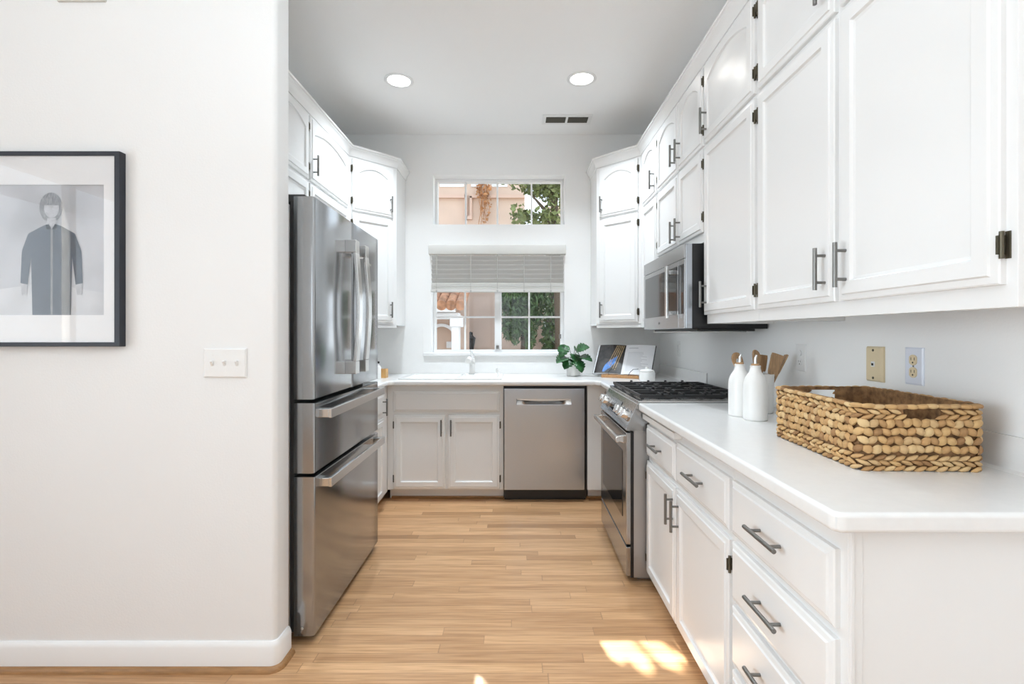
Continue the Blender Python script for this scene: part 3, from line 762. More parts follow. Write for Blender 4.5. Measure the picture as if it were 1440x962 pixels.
# ------------------------------------------------------------------ wall plates
def screw(b, p, N, r_=.003): p = Vector(p); b.cyl(p, p+Vector(N)*.0012, r_, 10)
def plate_base(name, label, cat, yc, zc, w_, h_, m_, t_=.006):
    u_ = thing(name, label, cat, (XR, yc, zc-h_/2))
    B().loops([[(XR-.0005, yc-w_/2, zc-h_/2), (XR-.0005, yc+w_/2, zc-h_/2), (XR-.0005, yc+w_/2, zc+h_/2), (XR-.0005, yc-w_/2, zc+h_/2)],
               [(XR-t_*.5, yc-w_/2, zc-h_/2), (XR-t_*.5, yc+w_/2, zc-h_/2), (XR-t_*.5, yc+w_/2, zc+h_/2), (XR-t_*.5, yc-w_/2, zc+h_/2)],
               [(XR-t_, yc-w_/2+.005, zc-h_/2+.005), (XR-t_, yc+w_/2-.005, zc-h_/2+.005), (XR-t_, yc+w_/2-.005, zc+h_/2-.005), (XR-t_, yc-w_/2+.005, zc+h_/2-.005)]]).link('cover_plate', m_, u_)
    return u_
def receptacle(u_, yc, zc, m_, t_=.006):
    x = XR-t_
    f_ = B(); n = 20
    pts = []
    for k in range(n):
        a = 2*PI*k/n; pts.append((max(-.0145, min(.0145, .0172*math.cos(a))), .0168*math.sin(a)))
    f_.loops([[(x+.001, yc+p, zc+q_) for p, q_ in pts], [(x-.0025, yc+p, zc+q_) for p, q_ in pts]])
    o = f_.link('receptacle', m_, u_, smooth=40)
    s = B(); xx = x-.0028
    s.box(xx, xx+.001, yc+.0055, yc+.0075, zc-.001, zc+.008); s.box(xx, xx+.001, yc-.0075, yc-.0055, zc-.001, zc+.008)
    s.cyl((xx, yc, zc-.008), (xx+.001, yc, zc-.008), .0028, 10); s.link('slots', 'slot', o)
def duplex(label, yc, zc, mp, mr, w_=.072, h_=.118):
    u_ = plate_base('wall_outlet', label, 'outlet', yc, zc, w_, h_, mp)
    receptacle(u_, yc, zc+.0195, mr); receptacle(u_, yc, zc-.0195, mr)
    s = B(); screw(s, (XR-.006, yc, zc), (-1, 0, 0)); s.link('screw', 'bar', u_)
duplex('cool white outlet with ivory receptacles on the right wall above the near basket corner', 1.546, CAM_H-(515-470)*1.546/690, 'bluewhite', 'ivory')
duplex('white outlet on the right wall behind the range, near the back corner', 3.80, CAM_H-(490.5-470)*3.8/690, 'plate', 'plate')
yc, zc = 2.165, CAM_H-(503-470)*2.165/690
u = plate_base('switch_outlet_plate', 'white combination switch and outlet plate beside the wooden utensils', 'outlet', yc, zc, .076, .120, 'plate')
B().cyl((XR-.0055, yc, zc+.02), (XR-.011, yc, zc+.02), .0135, 20).link('dial', 'plate', u, smooth=40)
receptacle(u, yc, zc-.0195, 'plate')
yc, zc = 1.71, CAM_H-(512-470)*1.71/690
u = plate_base('phone_jack_plate', 'tan phone jack plate on the right wall above the basket', 'phone jack', yc, zc, .076, .122, 'ivory', .014)
B().box(XR-.016, XR-.0135, yc-.008, yc+.008, zc-.009, zc+.009).link('jack', 'plate', u, bevel=.0005)
s = B().box(XR-.0168, XR-.016, yc-.004, yc+.005, zc-.005, zc+.003)
s.link('socket', 'slot', [c for c in u.children if c.name.startswith('jack')][0])
for dz in (.048, -.048):
    s = B(); screw(s, (XR-.014, yc, zc+dz), (-1, 0, 0), .0045); s.link('screw', 'hinge', u)
# light switches on the partition
xa, xb = (287.5-727)*YP/690, (347.5-727)*YP/690; za, zb_ = CAM_H-(531-470)*YP/690, CAM_H-(490-470)*YP/690
u = thing('light_switch_plate', 'white triple light switch plate on the left wall', 'light switch', ((xa+xb)/2, YP, za))
def ry(y, i): return [(xa+i, y, za+i), (xb-i, y, za+i), (xb-i, y, zb_-i), (xa+i, y, zb_-i)]
B().loops([ry(YP-.0005, 0), ry(YP-.004, 0), ry(YP-.007, .005)]).link('cover_plate', 'plate', u)
for k in (-1, 0, 1):
    cx = (xa+xb)/2+k*.046; cz = (za+zb_)/2
    t_ = B().prism([(cx-.0045, YP-.0065, cz-.011), (cx-.0045, YP-.0075, cz-.011), (cx-.0045, YP-.018, cz+.006), (cx-.0045, YP-.016, cz+.010), (cx-.0045, YP-.0065, cz+.008)], (.009, 0, 0))
    t_.link('toggle', 'plate', u, bevel=.0008)
    s = B(); screw(s, (cx, YP-.007, cz+.03), (0, -1, 0)); screw(s, (cx, YP-.007, cz-.03), (0, -1, 0)); s.link('screw', 'plate', u)

# wall grille high on the partition (only its lower edge is in view)
xa, xb = (83-727)*YP/690, (150-727)*YP/690
u = thing('wall_grille', 'grey grille high on the left wall, cut by the top of the picture', 'vent', ((xa+xb)/2, YP, 2.508))
B().slab(rect(xa, xb, 2.508, 2.66), [rect(xa+.015, xb-.015, 2.523, 2.645)], lambda x, z_, d: (x, YP-.0005-d, z_), .008).link('frame', 'blind_rail', u)
for k in range(5): B().box(xa+.012, xb-.012, YP-.007, YP-.001, 2.53+k*.024, 2.542+k*.024).link('louvre', 'blind_rail', u)

# ------------------------------------------------------------------ framed print
pf = thing('picture_frame', 'black framed black-and-white photograph of a standing person on the left wall', 'picture', (-1.75, YP, 1.22))
yf = YP-.030; s_ = yf/690
px = lambda x: (x-727)*s_
pz = lambda y: CAM_H-(y-470)*s_
fx0, fx1, fz0, fz1 = px(-34), px(168), pz(487.5), pz(212.5)
fw = .020
B().slab(rect(fx0, fx1, fz0, fz1), [rect(fx0+fw, fx1-fw, fz0+fw*.8, fz1-fw*.8)], lambda x, z_, d: (x, yf+d, z_), .0295).link('frame', 'frameblack', pf, bevel=.001)
ym = yf+.006
B().slab(rect(fx0+.012, fx1-.012, fz0+.010, fz1-.010), [rect(px(-12), px(144), pz(443), pz(259))], lambda x, z_, d: (x, ym+d, z_), .002).link('mat_board', 'mat_board', pf)
M['print_bg'] = mat('print_grey_sky', (.46, .465, .49), .7, var=.35, vscale=3)
M['print_skin'] = mat('print_pale_grey', (.42, .42, .44), .7, var=.15, vscale=60)
M['print_hair'] = mat('print_mid_grey', (.20, .20, .21), .7, var=.5, vscale=40, stretch=(6, 1, 1))
M['print_cloth'] = mat('print_dark_blue_grey', (.04, .052, .075), .7, var=.3, vscale=9, stretch=(3, 1, 1))
M['print_ground'] = mat('print_light_grey', (.55, .555, .575), .7, var=.2, vscale=6)
b = B(); yp = ym+.003
def shape(pts, mi, dep, sm=0):
    b.mi = mi; P = [(px(x), yp-dep*4, pz(y)) for x, y in pts]; vs = [b.v(p) for p in P]; b.f(vs)
def ell(cx, cy, rx, ry_, n=24): return [(cx+rx*math.cos(2*PI*k/n), cy+ry_*math.sin(2*PI*k/n)) for k in range(n)]
shape([(-14, 445), (146, 445), (146, 257), (-14, 257)], 0, 0)
shape([(-14, 445), (146, 445), (146, 412), (100, 404), (40, 400), (-14, 408)], 4, .0002)
# a plain figure in a long dark coat, hands at its sides
shape(ell(69, 291, 16.5, 21), 2, .0004)
shape([(64, 306), (76, 306), (78, 322), (62, 322)], 1, .0005)
shape(ell(70, 292, 10.5, 14), 1, .0006)
shape([(59, 288), (81, 288), (78, 279), (70, 275), (62, 279)], 2, .0007)
shape([(56, 318), (66, 314), (70, 322), (75, 314), (85, 318), (103, 328), (112, 352), (114, 398), (104, 400), (99, 362), (97, 445), (43, 445), (41, 362), (36, 400), (26, 398), (28, 352), (37, 328)], 3, .0005)
shape([(27, 398), (36, 400), (35, 414), (28, 415)], 1, .0006); shape([(104, 400), (113, 398), (113, 414), (106, 415)], 1, .0006)
shape([(69, 322), (72, 322), (72, 445), (68.5, 445)], 2, .0007)
b.link('photo_print', ['print_bg', 'print_skin', 'print_hair', 'print_cloth', 'print_ground'], pf, recalc=False)
B().box(fx0+.015, fx1-.015, ym-.004, ym-.002, fz0+.012, fz1-.012).link('glazing', 'picglass', pf)

# ------------------------------------------------------------------ ceiling fittings
for x, y in ((561, 113), (818, 110.5)):
    d = (ZC-CAM_H)*690/(470-y); X = (x-727)*d/690
    u = thing('recessed_ceiling_light', 'glowing round recessed downlight on the ceiling, '+('left of the pair' if x < 700 else 'right of the pair, above the air vent'), 'ceiling light', (X, d, ZC), 'recessed ceiling downlights')
    B().lathe((X, d, ZC), [(.074, .0), (.098, .0), (.100, -.004), (.094, -.007), (.078, -.006), (.074, .0)], 40, cap0=False, cap1=False).link('trim_ring', 'trim', u, smooth=40)
    B().lathe((X, d, ZC-.0015), [(0, 0), (.0755, 0), (.0755, -.0015), (.04, -.004), (0, -.005)], 36).link('diffuser', 'lampglow', u, smooth=40)
    ld = bpy.data.lights.new('downlight', 'AREA'); ld.shape = 'DISK'; ld.size = .14; ld.energy = 12.5; ld.color = (.82, .92, 1); ld.spread = math.radians(115)
    lo = bpy.data.objects.new('downlight', ld); COL.objects.link(lo); lo.parent = u; lo.location = (0, 0, -.012)
va, vb = 4.075, 3.905; xa, xb = .205, .605
u = thing('ceiling_vent', 'white framed air vent with two dark grilles on the ceiling', 'vent', ((xa+xb)/2, (va+vb)/2, ZC))
B().slab(rect(xa, xb, vb, va), [rect(xa+.03, .395, vb+.03, va-.03), rect(.413, xb-.03, vb+.03, va-.03)], lambda x, y, d: (x, y, ZC-.0005-d), .009).link('frame', 'trim', u, bevel=.002)
B().box(xa+.02, xb-.02, vb+.02, va-.02, ZC-.002, ZC-.0004).link('backing', 'vent_dark', u)
for k in range(6):
    y = vb+.04+k*.018; B().prism([(xa+.025, y, ZC-.002), (xa+.025, y+.002, ZC-.002), (xa+.025, y+.010, ZC-.008), (xa+.025, y+.008, ZC-.008)], (xb-xa-.05, 0, 0)).link('louvre', 'vent_dark', u)

# ------------------------------------------------------------------ woven basket
bk = thing('storage_basket', 'rectangular woven hyacinth basket with handle holes on the right counter', 'basket', (1.02, 1.452, CT))
bw, bd, bh, br = .302, .432, .172, .022
ang = math.radians(-2.5); ca, sa = math.cos(ang), math.sin(ang)
bc = Vector((1.027, 1.452, CT+.001))
def bpt(x, y, z_): return bc+Vector((x*ca-y*sa, x*sa+y*ca, z_))
per = []          # perimeter samples: (x, y, tangent)
def perimeter(s):
    """rounded rectangle; s in metres -> point, tangent, side"""
    segs = [('S', bw-2*br), ('c', PI/2*br), ('E', bd-2*br), ('c', PI/2*br), ('N', bw-2*br), ('c', PI/2*br), ('W', bd-2*br), ('c', PI/2*br)]
    L = sum(l for _, l in segs); s %= L
    dirs = [(1, 0), (0, 1), (-1, 0), (0, -1)]
    p = Vector((-bw/2+br, -bd/2)); k = 0
    for i, (t, l) in enumerate(segs):
        d = Vector(dirs[k])
        if t != 'c':
            if s <= l: return p+d*s, d, t
            p = p+d*l
        else:
            nrm = Vector((-d.y, d.x)); c = p+nrm*br
            a = min(s, l)/br
            q_ = c-nrm*br*math.cos(a)+d*br*math.sin(a); dd_ = d*math.cos(a)+nrm*math.sin(a)
            if s <= l: return q_, dd_, 'c'
            p = q_; k = (k+1) % 4
        s -= l
    return p, Vector((1, 0)), 'S'
PL = 2*(bw-2*br)+2*(bd-2*br)+2*PI*br
b = B()
def lump(c, t, n, ln, wd, th, tilt):
    """leaf-shaped strand lump on the wall: t tangent, n outward normal"""
    u1 = t*math.cos(tilt)+ZV*math.sin(tilt); u2 = -t*math.sin(tilt)+ZV*math.cos(tilt)
    ls = []
    for k in range(6):
        a = -1+2*k/5; r_ = max(.06, (1-abs(a)**2.2))**.6
        cc = c+u1*(a*ln/2)+n*(th*.25*(1-a*a))
        ls.append([cc+u2*(wd/2*r_*math.cos(2*PI*j/7))+n*(th/2*r_*math.sin(2*PI*j/7)) for j in range(7)])
    b.loops(ls)
rows = [(.007, 'a'), (.020, 'b'), (.033, 'a'), (.055, 'x'), (.077, 'y'), (.099, 'x'), (.120, 'y'), (.137, 'a'), (.149, 'b'), (.163, 'r')]
for z_, kind in rows:
    step = .021 if kind in 'xy' else .026
    n_ = int(PL/step)
    for i in range(n_):
        s = (i+(.5 if kind in 'by' else 0)+R.uniform(-.12, .12))*PL/n_
        p, t2, side = perimeter(s)
        if kind in 'ab' and z_ > .13 and side in 'SN' and abs(p.x) < .048: continue
        t3 = Vector((t2.x*ca-t2.y*sa, t2.x*sa+t2.y*ca, 0)); n3 = Vector((t3.y, -t3.x, 0))
        c = bpt(p.x, p.y, z_+R.uniform(-.0015, .0015))
        if kind in 'xy':
            tl = (1 if (i+(kind == 'y')) % 2 else -1)*R.uniform(.35, .75)
            lump(c, t3, n3, .031, R.uniform(.017, .023), .013, tl)
        elif kind == 'r': lump(c, t3, n3, .040, .013, .016, R.uniform(-.08, .08))
        else: lump(c, t3, n3, .034, .0115, .012, (.32 if kind == 'a' else -.32))
b.link('woven_wall', 'weave', bk, smooth=60)
b = B(); ls = []; n_ = 64       # inner lining with handle openings left in the two short ends
ip = []
for i in range(n_):
    p, t2, side = perimeter(i*PL/n_); nn = Vector((t2.y, -t2.x)); ip.append((p-nn*.004, side, p))
def lining(z0, z1, skip):
    for i in range(n_):
        j = (i+1) % n_
        if skip and ip[i][1] in 'SN' and ip[j][1] in 'SN' and abs(ip[i][2].x) < .05 and abs(ip[j][2].x) < .05: continue
        q_ = [bpt(ip[i][0].x, ip[i][0].y, z0), bpt(ip[j][0].x, ip[j][0].y, z0), bpt(ip[j][0].x, ip[j][0].y, z1), bpt(ip[i][0].x, ip[i][0].y, z1)]
        b.f([b.v(p) for p in q_])
lining(.004, .129, False); lining(.129, .157, True); lining(.157, .168, False)
b.f([b.v(bpt(p.x, p.y, .004)) for p, _, _ in ip])
bmesh.ops.remove_doubles(b.bm, verts=b.bm.verts, dist=1e-5)
o = b.link('lining', 'weave_in', bk)
md_ = o.modifiers.new('thick', 'SOLIDIFY'); md_.thickness = .004

# ------------------------------------------------------------------ oil bottles, crock and utensils
def oil_bottle(x, y, label):
    u_ = thing('oil_bottle', label, 'bottle', (x, y, CT))
    B().lathe((x, y, CT+.0005), [(0, 0), (.042, 0), (.0455, .004), (.0455, .138), (.044, .152), (.038, .170), (.029, .184), (.023, .194), (.0205, .205), (.0195, .212), (.0205, .213), (.0205, .219), (0, .219)], 32).link('body', 'ceramic', u_, smooth=40)
    B().lathe((x, y, CT+.2185), [(0, 0), (.015, 0), (.016, .007), (.012, .009), (0, .009)], 18).link('stopper', 'woodspoon', u_, smooth=40)
    B().tube([(x, y, CT+.226), (x, y, CT+.248), (x+.004, y-.002, CT+.262)], [.006, .0055, .0045], 12).link('spout', 'chrome', u_, smooth=50)
oil_bottle(.963, 1.983, 'white ceramic oil bottle with metal spout, the nearer of the two')
oil_bottle(.946, 2.083, 'white ceramic oil bottle with metal spout, the farther of the two beside the range')
cx, cy = 1.075, 2.175
cr = thing('utensil_crock', 'white utensil crock standing behind the two oil bottles', 'crock', (cx, cy, CT))
B().lathe((cx, cy, CT+.0005), [(0, 0), (.052, 0), (.056, .004), (.058, .150), (.059, .170), (.056, .171), (.054, .165), (.052, .012), (0, .012)], 36).link('body', 'ceramic', cr, smooth=40)
def utensil(name, label, base, tip, hw, hl, slot=False, squared=False, face=Vector((.35, -1, .1))):
    base, tip = Vector(base), Vector(tip); ax = (tip-base).normalized()
    sd__ = ax.cross(face).normalized(); nf = sd__.cross(ax).normalized()
    b = B(); b.tube([base, tip-ax*(hl*.85)], [.0055, .006], 10)
    n = 22; pts = []
    for k in range(n):
        a = 2*PI*k/n; cx_, cy_ = math.cos(a), math.sin(a)
        if squared:
            cx_ = max(-1, min(1, 1.35*cx_)); cy_ = max(-1, min(1, 1.3*cy_))*(1 if cy_ > 0 else 1)
            cx_ *= (.72+.28*(cy_+1)/2)
        else: cx_ *= (.82+.18*cy_)
        pts.append((cx_*hw, cy_*hl/2))
    cen = tip-ax*hl/2
    if slot:
        hole = [(hw*.36*math.cos(2*PI*k/10), hw*.5*math.sin(2*PI*k/10)) for k in range(10)]
        b.slab(pts, [hole], lambda u_, v_, d: cen+sd__*u_+ax*v_+nf*(d-.003), .006)
    else:
        def bow(u_, v_): return .010*((u_/hw)**2) if not squared else 0
        ls = [[cen+sd__*u_+ax*v_+nf*(-.003+bow(u_, v_)) for u_, v_ in pts], [cen+sd__*u_+ax*v_+nf*(.003+bow(u_, v_)) for u_, v_ in pts]]
        b.loops(ls)
    b.mi = 0
    top(b, name, 'woodspoon', label, 'utensil', 'wooden utensils in the white crock', smooth=35)
tp = lambda x, y, d: ((x-727)*d/690, d, CAM_H-(y-470)*d/690)
utensil('wooden_spoon', 'wooden spoon with a round hole, leaning left out of the crock', (1.06, 2.185, CT+.02), tp(1033, 496, 2.20), .034, .088, slot=True)
utensil('wooden_spoon', 'wooden spoon with a plain narrow bowl standing upright in the crock', (1.07, 2.16, CT+.02), tp(1061, 492, 2.15), .024, .085)
utensil('wooden_spatula', 'wooden spatula standing upright behind the nearer oil bottle', (1.085, 2.195, CT+.02), tp(1072, 499, 2.21), .030, .075, squared=True)
utensil('wooden_turner', 'broad wooden turner leaning right out of the crock', (1.075, 2.15, CT+.02), tp(1094, 498, 2.15), .034, .095, squared=True)
utensil('wooden_scraper', 'wooden scraper leaning furthest right, seen nearly edge-on', (1.095, 2.20, CT+.02), tp(1106, 499, 2.19), .030, .095, squared=True, face=Vector((1, -.25, .1)))

# ------------------------------------------------------------------ potted plant
px_, py_ = (806.5-727)*4.06/690, 4.06
pp = thing('potted_plant', 'small green leafy plant in a white pot right of the sink', 'plant', (px_, py_, CT))
B().lathe((px_, py_, CT+.0005), [(0, 0), (.052, 0), (.057, .004), (.061, .105), (.062, .110), (.057, .110), (.055, .09), (0, .09)], 32).link('pot', 'ceramic', pp, smooth=40)
B().lathe((px_, py_, CT+.088), [(0, 0), (.056, 0), (.05, .008), (0, .011)], 24).link('soil', 'soil', pp, smooth=60)
def leaf(tip, droop, size, roll, wid=1.12):
    tip = Vector(tip); base = Vector((px_, py_, CT+.10)); ax = Vector((tip.x-px_, tip.y-py_, 0))
    if ax.length < .01: ax = Vector((.01, -.02, 0))
    ax = ax.normalized()
    st = tip; b = B()
    mid = (base+st)/2+Vector((0, 0, .03))
    s = B().tube([base, mid, st], [.0028, .0024, .002], 7); s.link('leaf_stem', 'stem', pp, smooth=60)
    dirv = (ax*math.cos(droop)-ZV*math.sin(droop)).normalized(); side = dirv.cross(ZV).normalized(); nrm = side.cross(dirv)
    side = (side*math.cos(roll)+nrm*math.sin(roll)).normalized(); nrm = side.cross(dirv).normalized()
    n = 15
    def half(s_):
        out = []
        for k in range(n+1):
            t = k/n
            wd = size*wid*.5*math.sin(PI*min(1, t*.93+.07))**.75*(1-.35*t)*1.25
            if k % 3 == 2 and 2 < k < n-1: wd *= .76       # split lobes
            out.append((t, s_*wd))
        return out
    for s_ in (-1, 1):
        H = half(s_); A = []; C = []
        for t, wd in H:
            p = st+dirv*(t*size)-ZV*(.25*size*t*t); A.append(b.v(p)); C.append(b.v(p+side*wd-nrm*abs(wd)*-.22))
        for k in range(n): b.f([A[k], A[k+1], C[k+1], C[k]])
    bmesh.ops.remove_doubles(b.bm, verts=b.bm.verts, dist=1e-5)
    o = b.link('leaf', 'leaf', pp, smooth=60)
    m_ = o.modifiers.new('thick', 'SOLIDIFY'); m_.thickness = .0012
for (x, y, dr, sz, ro) in ((797, 486, .9, .10, .5), (812, 493, -.5, .115, -.6), (806, 498, .8, .11, .2), (797, 503, .15, .11, .3), (816, 502, .1, .105, -.3), (802, 505, .6, .10, .5), (812, 508, .9, .09, -.2), (808, 492, .3, .09, .9)):
    t = tp(x, y, 4.06+R.uniform(-.05, .02)); leaf(t, dr, sz, ro)

# ------------------------------------------------------------------ open cookbook on its stand
cbx, cby = .83, 3.90
yaw = math.radians(-30)
def cbp(x, y, z_):          # stand space: x right, y away from viewer, z up
    return Vector((cbx+x*math.cos(yaw)-y*math.sin(yaw), cby+x*math.sin(yaw)+y*math.cos(yaw), CT+z_))
st = thing('cookbook_stand', 'low wooden book stand with black wire page holders on the back counter', 'book stand', (cbx, cby, CT))
b = B().box(-.15, .15, -.045, .06, .0005, .014, cbp).box(-.15, .15, -.05, -.036, .0005, .024, cbp)
b.link('ledge', 'woodstand', st, bevel=.002)
lean = math.radians(34); cl, sl = math.cos(lean), math.sin(lean)
def lp(x, v, n_): return cbp(x, -.018+v*sl-n_*cl, .026+v*cl+n_*sl)       # leaning plane
B().box(-.12, .12, .005, .20, -.020, -.012, lp).link('back_rest', 'woodstand', st, bevel=.001)
for s_ in (-1, 1):
    B().tube([cbp(s_*.085, -.047, .02), cbp(s_*.09, -.055, .045), cbp(s_*.07, -.05, .07), cbp(s_*.035, -.035, .075)] if s_ < 0 else [cbp(.07, -.048, .02), cbp(.09, -.07, .05), cbp(.115, -.065, .075), cbp(.15, -.045, .077)], .0022, 8).link('page_holder', 'black', st, smooth=60)
bo = thing('cookbook', 'open cookbook with dark photo page and white text page leaning on a stand', 'book', tuple(lp(0, 0, 0)))
M['cover'] = mat('book_cover_dark', (.05, .05, .055), .5, bump=.05)
M['page'] = mat('book_page', (.80, .80, .82), .6, bump=.02)
M['photo_dark'] = mat('book_photo_dark', (.025, .02, .018), .4, var=.7, vscale=30)
M['photo_blue'] = mat('book_photo_blue', (.06, .20, .55), .4, var=.3, vscale=40)
M['photo_tan'] = mat('book_photo_tan', (.40, .28, .14), .4, var=.4, vscale=60)
M['ink'] = mat('book_ink', (.45, .45, .47), .7, bump=.01)
HB, WB = .275, .235
b = B(); b.box(-WB-.006, WB+.006, -.003, HB+.004, -.010, -.006, lp); b.link('cover', 'cover', bo, bevel=.001)
def pg(s_, u_): return .012*math.sin(PI*min(1, u_*1.0))**.8*(1-.5*u_)+.002      # page bulge from the spine outward
for s_ in (-1, 1):
    b = B(); n = 12
    ls = []
    for k in range(n+1):
        u_ = k/n; x = s_*(u_*WB); h = pg(s_, u_)
        ls.append([lp(x, 0, -.0058), lp(x, 0, h), lp(x, HB, h), lp(x, HB, -.0058)])
    b.loops(ls); blk = b.link('page_block', 'page', bo, smooth=40)
    if s_ > 0:
        b = B()
        for r_ in range(17):
            v = HB-.035-r_*.013
            if r_ in (1, 2): continue
            uu = .12 if r_ > 3 else .12; end = (.45 if r_ == 0 else R.uniform(.6, .88))
            n2 = 8
            for k in range(n2):
                q0, q1 = uu+(end-uu)*k/n2, uu+(end-uu)*(k+1)/n2
                hh = .003 if r_ else .006
                b.f([b.v(lp(q0*WB, v, pg(1, q0)+.0006)), b.v(lp(q1*WB, v, pg(1, q1)+.0006)), b.v(lp(q1*WB, v+hh, pg(1, q1)+.0006)), b.v(lp(q0*WB, v+hh, pg(1, q0)+.0006))])
        b.link('page_print', 'ink', blk, recalc=False)
    else:
        b = B(); n2 = 12
        def quad(u0, u1, v0, v1, e, mi):
            b.mi = mi
            b.f([b.v(lp(-u0*WB, v0, pg(-1, u0)+e)), b.v(lp(-u0*WB, v1, pg(-1, u0)+e)), b.v(lp(-u1*WB, v1, pg(-1, u1)+e)), b.v(lp(-u1*WB, v0, pg(-1, u1)+e))])
        for k in range(n2): quad(k/n2*.95, (k+1)/n2*.95, .002, HB-.002, .0006, 0)
        def blob(pts, e, mi):
            b.mi = mi; b.f([b.v(lp(-u_*WB, v, pg(-1, u_)+e)) for u_, v in pts])
        # dish with blue cloth and long stems
        for k in range(9):
            t = k/9; t1 = (k+1)/9
            w0 = .14*math.sin(PI*(t*.9+.08)); w1 = .14*math.sin(PI*(t1*.9+.08))
            c0, c1 = .62-.38*t, .62-.38*t1; v0, v1 = .015+.15*t, .015+.15*t1
            b.mi = 1; b.f([b.v(lp(-(c0+w0)*WB, v0, pg(-1, c0)+.0011)), b.v(lp(-(c0-w0)*WB, v0, pg(-1, c0)+.0011)), b.v(lp(-(c1-w1)*WB, v1, pg(-1, c1)+.0011)), b.v(lp(-(c1+w1)*WB, v1, pg(-1, c1)+.0011))])
        for k in range(5):
            o0, o1 = .52-.07*k, .30-.06*k
            blob([(o0, .08-.012*k), (o0-.02, .08-.012*k), (o1-.02, HB-.012), (o1+.012, HB-.008)], .0016, 2)
        b.link('page_photo', ['photo_dark', 'photo_blue', 'photo_tan'], blk, recalc=False)
# white lidded jar
jx, jy = (910-727)*3.625/690, 3.625
ja = thing('lidded_jar', 'small white lidded jar in front of the cookbook', 'jar', (jx, jy, CT))
B().lathe((jx, jy, CT+.0005), [(0, 0), (.054, 0), (.058, .004), (.058, .055), (.054, .066), (.048, .069), (0, .069)], 32).link('body', 'ceramic', ja, smooth=40)
B().lathe((jx, jy, CT+.0695), [(0, 0), (.052, 0), (.053, .006), (.045, .013), (.02, .019), (.012, .021), (.013, .030), (.009, .036), (0, .037)], 32).link('lid', 'ceramic', ja, smooth=40)

# things on the left counter, peeping past the fridge
hx_, hy_ = -1.063, 3.90
u = thing('wooden_holder', 'small tan wooden holder on the left counter beside the fridge edge', 'holder', (hx_, hy_, CT))
b = B(); b.slab(rect(hx_-.045, hx_+.030, hy_-.035, hy_+.035), [rect(hx_-.037, hx_+.022, hy_-.027, hy_+.027)], lambda x, y, d: (x, y, CT+.070-d), .0695)
b.box(hx_-.04, hx_+.025, hy_-.03, hy_+.03, CT+.001, CT+.006)
b.link('box', 'tan', u, bevel=.001)
B().box(hx_-.030, hx_+.016, hy_-.02, hy_+.02, CT+.0065, CT+.066).link('sponge', 'shoe', u, bevel=.003)
bx_, by_ = -1.092, 3.955
bx_ = (533.5-727)*3.80/690-.012; by_ = 3.80
u = thing('soap_bottle', 'slim white bottle with black cap at the fridge edge', 'bottle', (bx_, by_, CT))
B().lathe((bx_, by_, CT+.0005), [(0, 0), (.022, 0), (.024, .003), (.024, .085), (.018, .100), (.010, .106), (.010, .118), (0, .118)], 24).link('body', 'ceramic', u, smooth=40)
B().lathe((bx_, by_, CT+.119), [(0, 0), (.013, 0), (.013, .014), (.010, .017), (0, .017)], 18).link('cap', 'black', u, smooth=40)

# ------------------------------------------------------------------ outside the window
struct(B().box(-14, 14, YB+.2, 22, -.10, -.02), 'ground', 'ground')
nb = thing('neighbour_house', 'peach stucco house with white windows across the yard beyond the kitchen window', 'building', (0, 9.2, -.02))
YN = 9.0; ex = lambda x, d=YN: (x-727)*d/690
ez = lambda y, d=YN: CAM_H-(y-470)*d/690
b = B().slab([(-5.2, -.02), (ex(768), -.02), (ex(768), 2.9), (ex(738), 2.9), (ex(738), 6.45), (-5.2, 6.45)], [rect(ex(620), ex(651), 3.98, 4.8), rect(ex(664), ex(712), 3.98, 4.8)], lambda x, z_, d: (x, YN+d, z_), .4)
b.link('wall', 'stucco', nb)
zl = ez(277)
B().box(-5.2, ex(655), YN-.06, YN, zl-.03, zl+.03).box(ex(655), ex(664), YN-.06, YN, zl-.42, zl-.36).box(ex(655)-.02, ex(655)+.03, YN-.06, YN, zl-.42, zl+.03).box(ex(661), ex(664), YN-.06, YN, zl-.36, zl).box(ex(661), ex(738), YN-.06, YN, zl-.03, zl+.03).link('ledge', 'stucco_trim', nb)
for xa, xb in ((ex(620), ex(651)), (ex(664), ex(712))):
    f_ = B().slab(rect(xa-.02, xb+.02, 3.96, 4.82), [rect(xa+.05, (xa+xb)/2-.02, 4.03, 4.75), rect((xa+xb)/2+.02, xb-.05, 4.03, 4.75)], lambda x, z_, d: (x, YN-.02+d, z_), .08).link('window', 'white_ext', nb)
    B().box(xa, xb, YN+.07, YN+.08, 3.98, 4.8).link('pane', 'blackglass', f_)
# entry recess on the right: dark door beside a white post
B().box(ex(768), ex(800), YN+.7, YN+.9, -.02, 3.2).link('entry_door', 'darkdoor', nb)
B().box(ex(764.5), ex(767), YN-.1, YN-.02, -.02, 3.0).link('post', 'white_ext', nb)
B().box(ex(768), ex(830), YN-.0, YN+1.3, 3.2, 3.6).link('lintel', 'stucco', nb)
# porch on the left
DP = 7.2
pe = lambda x: (x-727)*DP/690
pzz = lambda y: CAM_H-(y-470)*DP/690
po = thing('porch', 'tile-roofed entry porch with white post at left beyond the lower window', 'porch', (pe(620), DP, -.02))
b = B()
for k in range(14):
    xx = pe(650)-k*.135
    b.tube([(xx, DP-.25, pzz(431)), (xx, DP+1.2, pzz(431)+.55)], [.075, .068], 12)
b.link('tile_roof', 'tile', po, smooth=50)
B().box(pe(650)-2.0, pe(643), DP-.22, DP-.12, pzz(440), pzz(433)).link('gutter', 'white_ext', po, bevel=.02)
B().box(pe(650)-2.0, pe(646), DP-.1, DP+.15, pzz(449), pzz(440)).link('beam', 'white_ext', po, bevel=.01)
B().box(pe(636), pe(646), DP-.1, DP+.15, -.02, pzz(449)).box(pe(634), pe(650), DP-.12, DP+.17, pzz(460), pzz(444)).link('post', 'white_ext', po, bevel=.01)
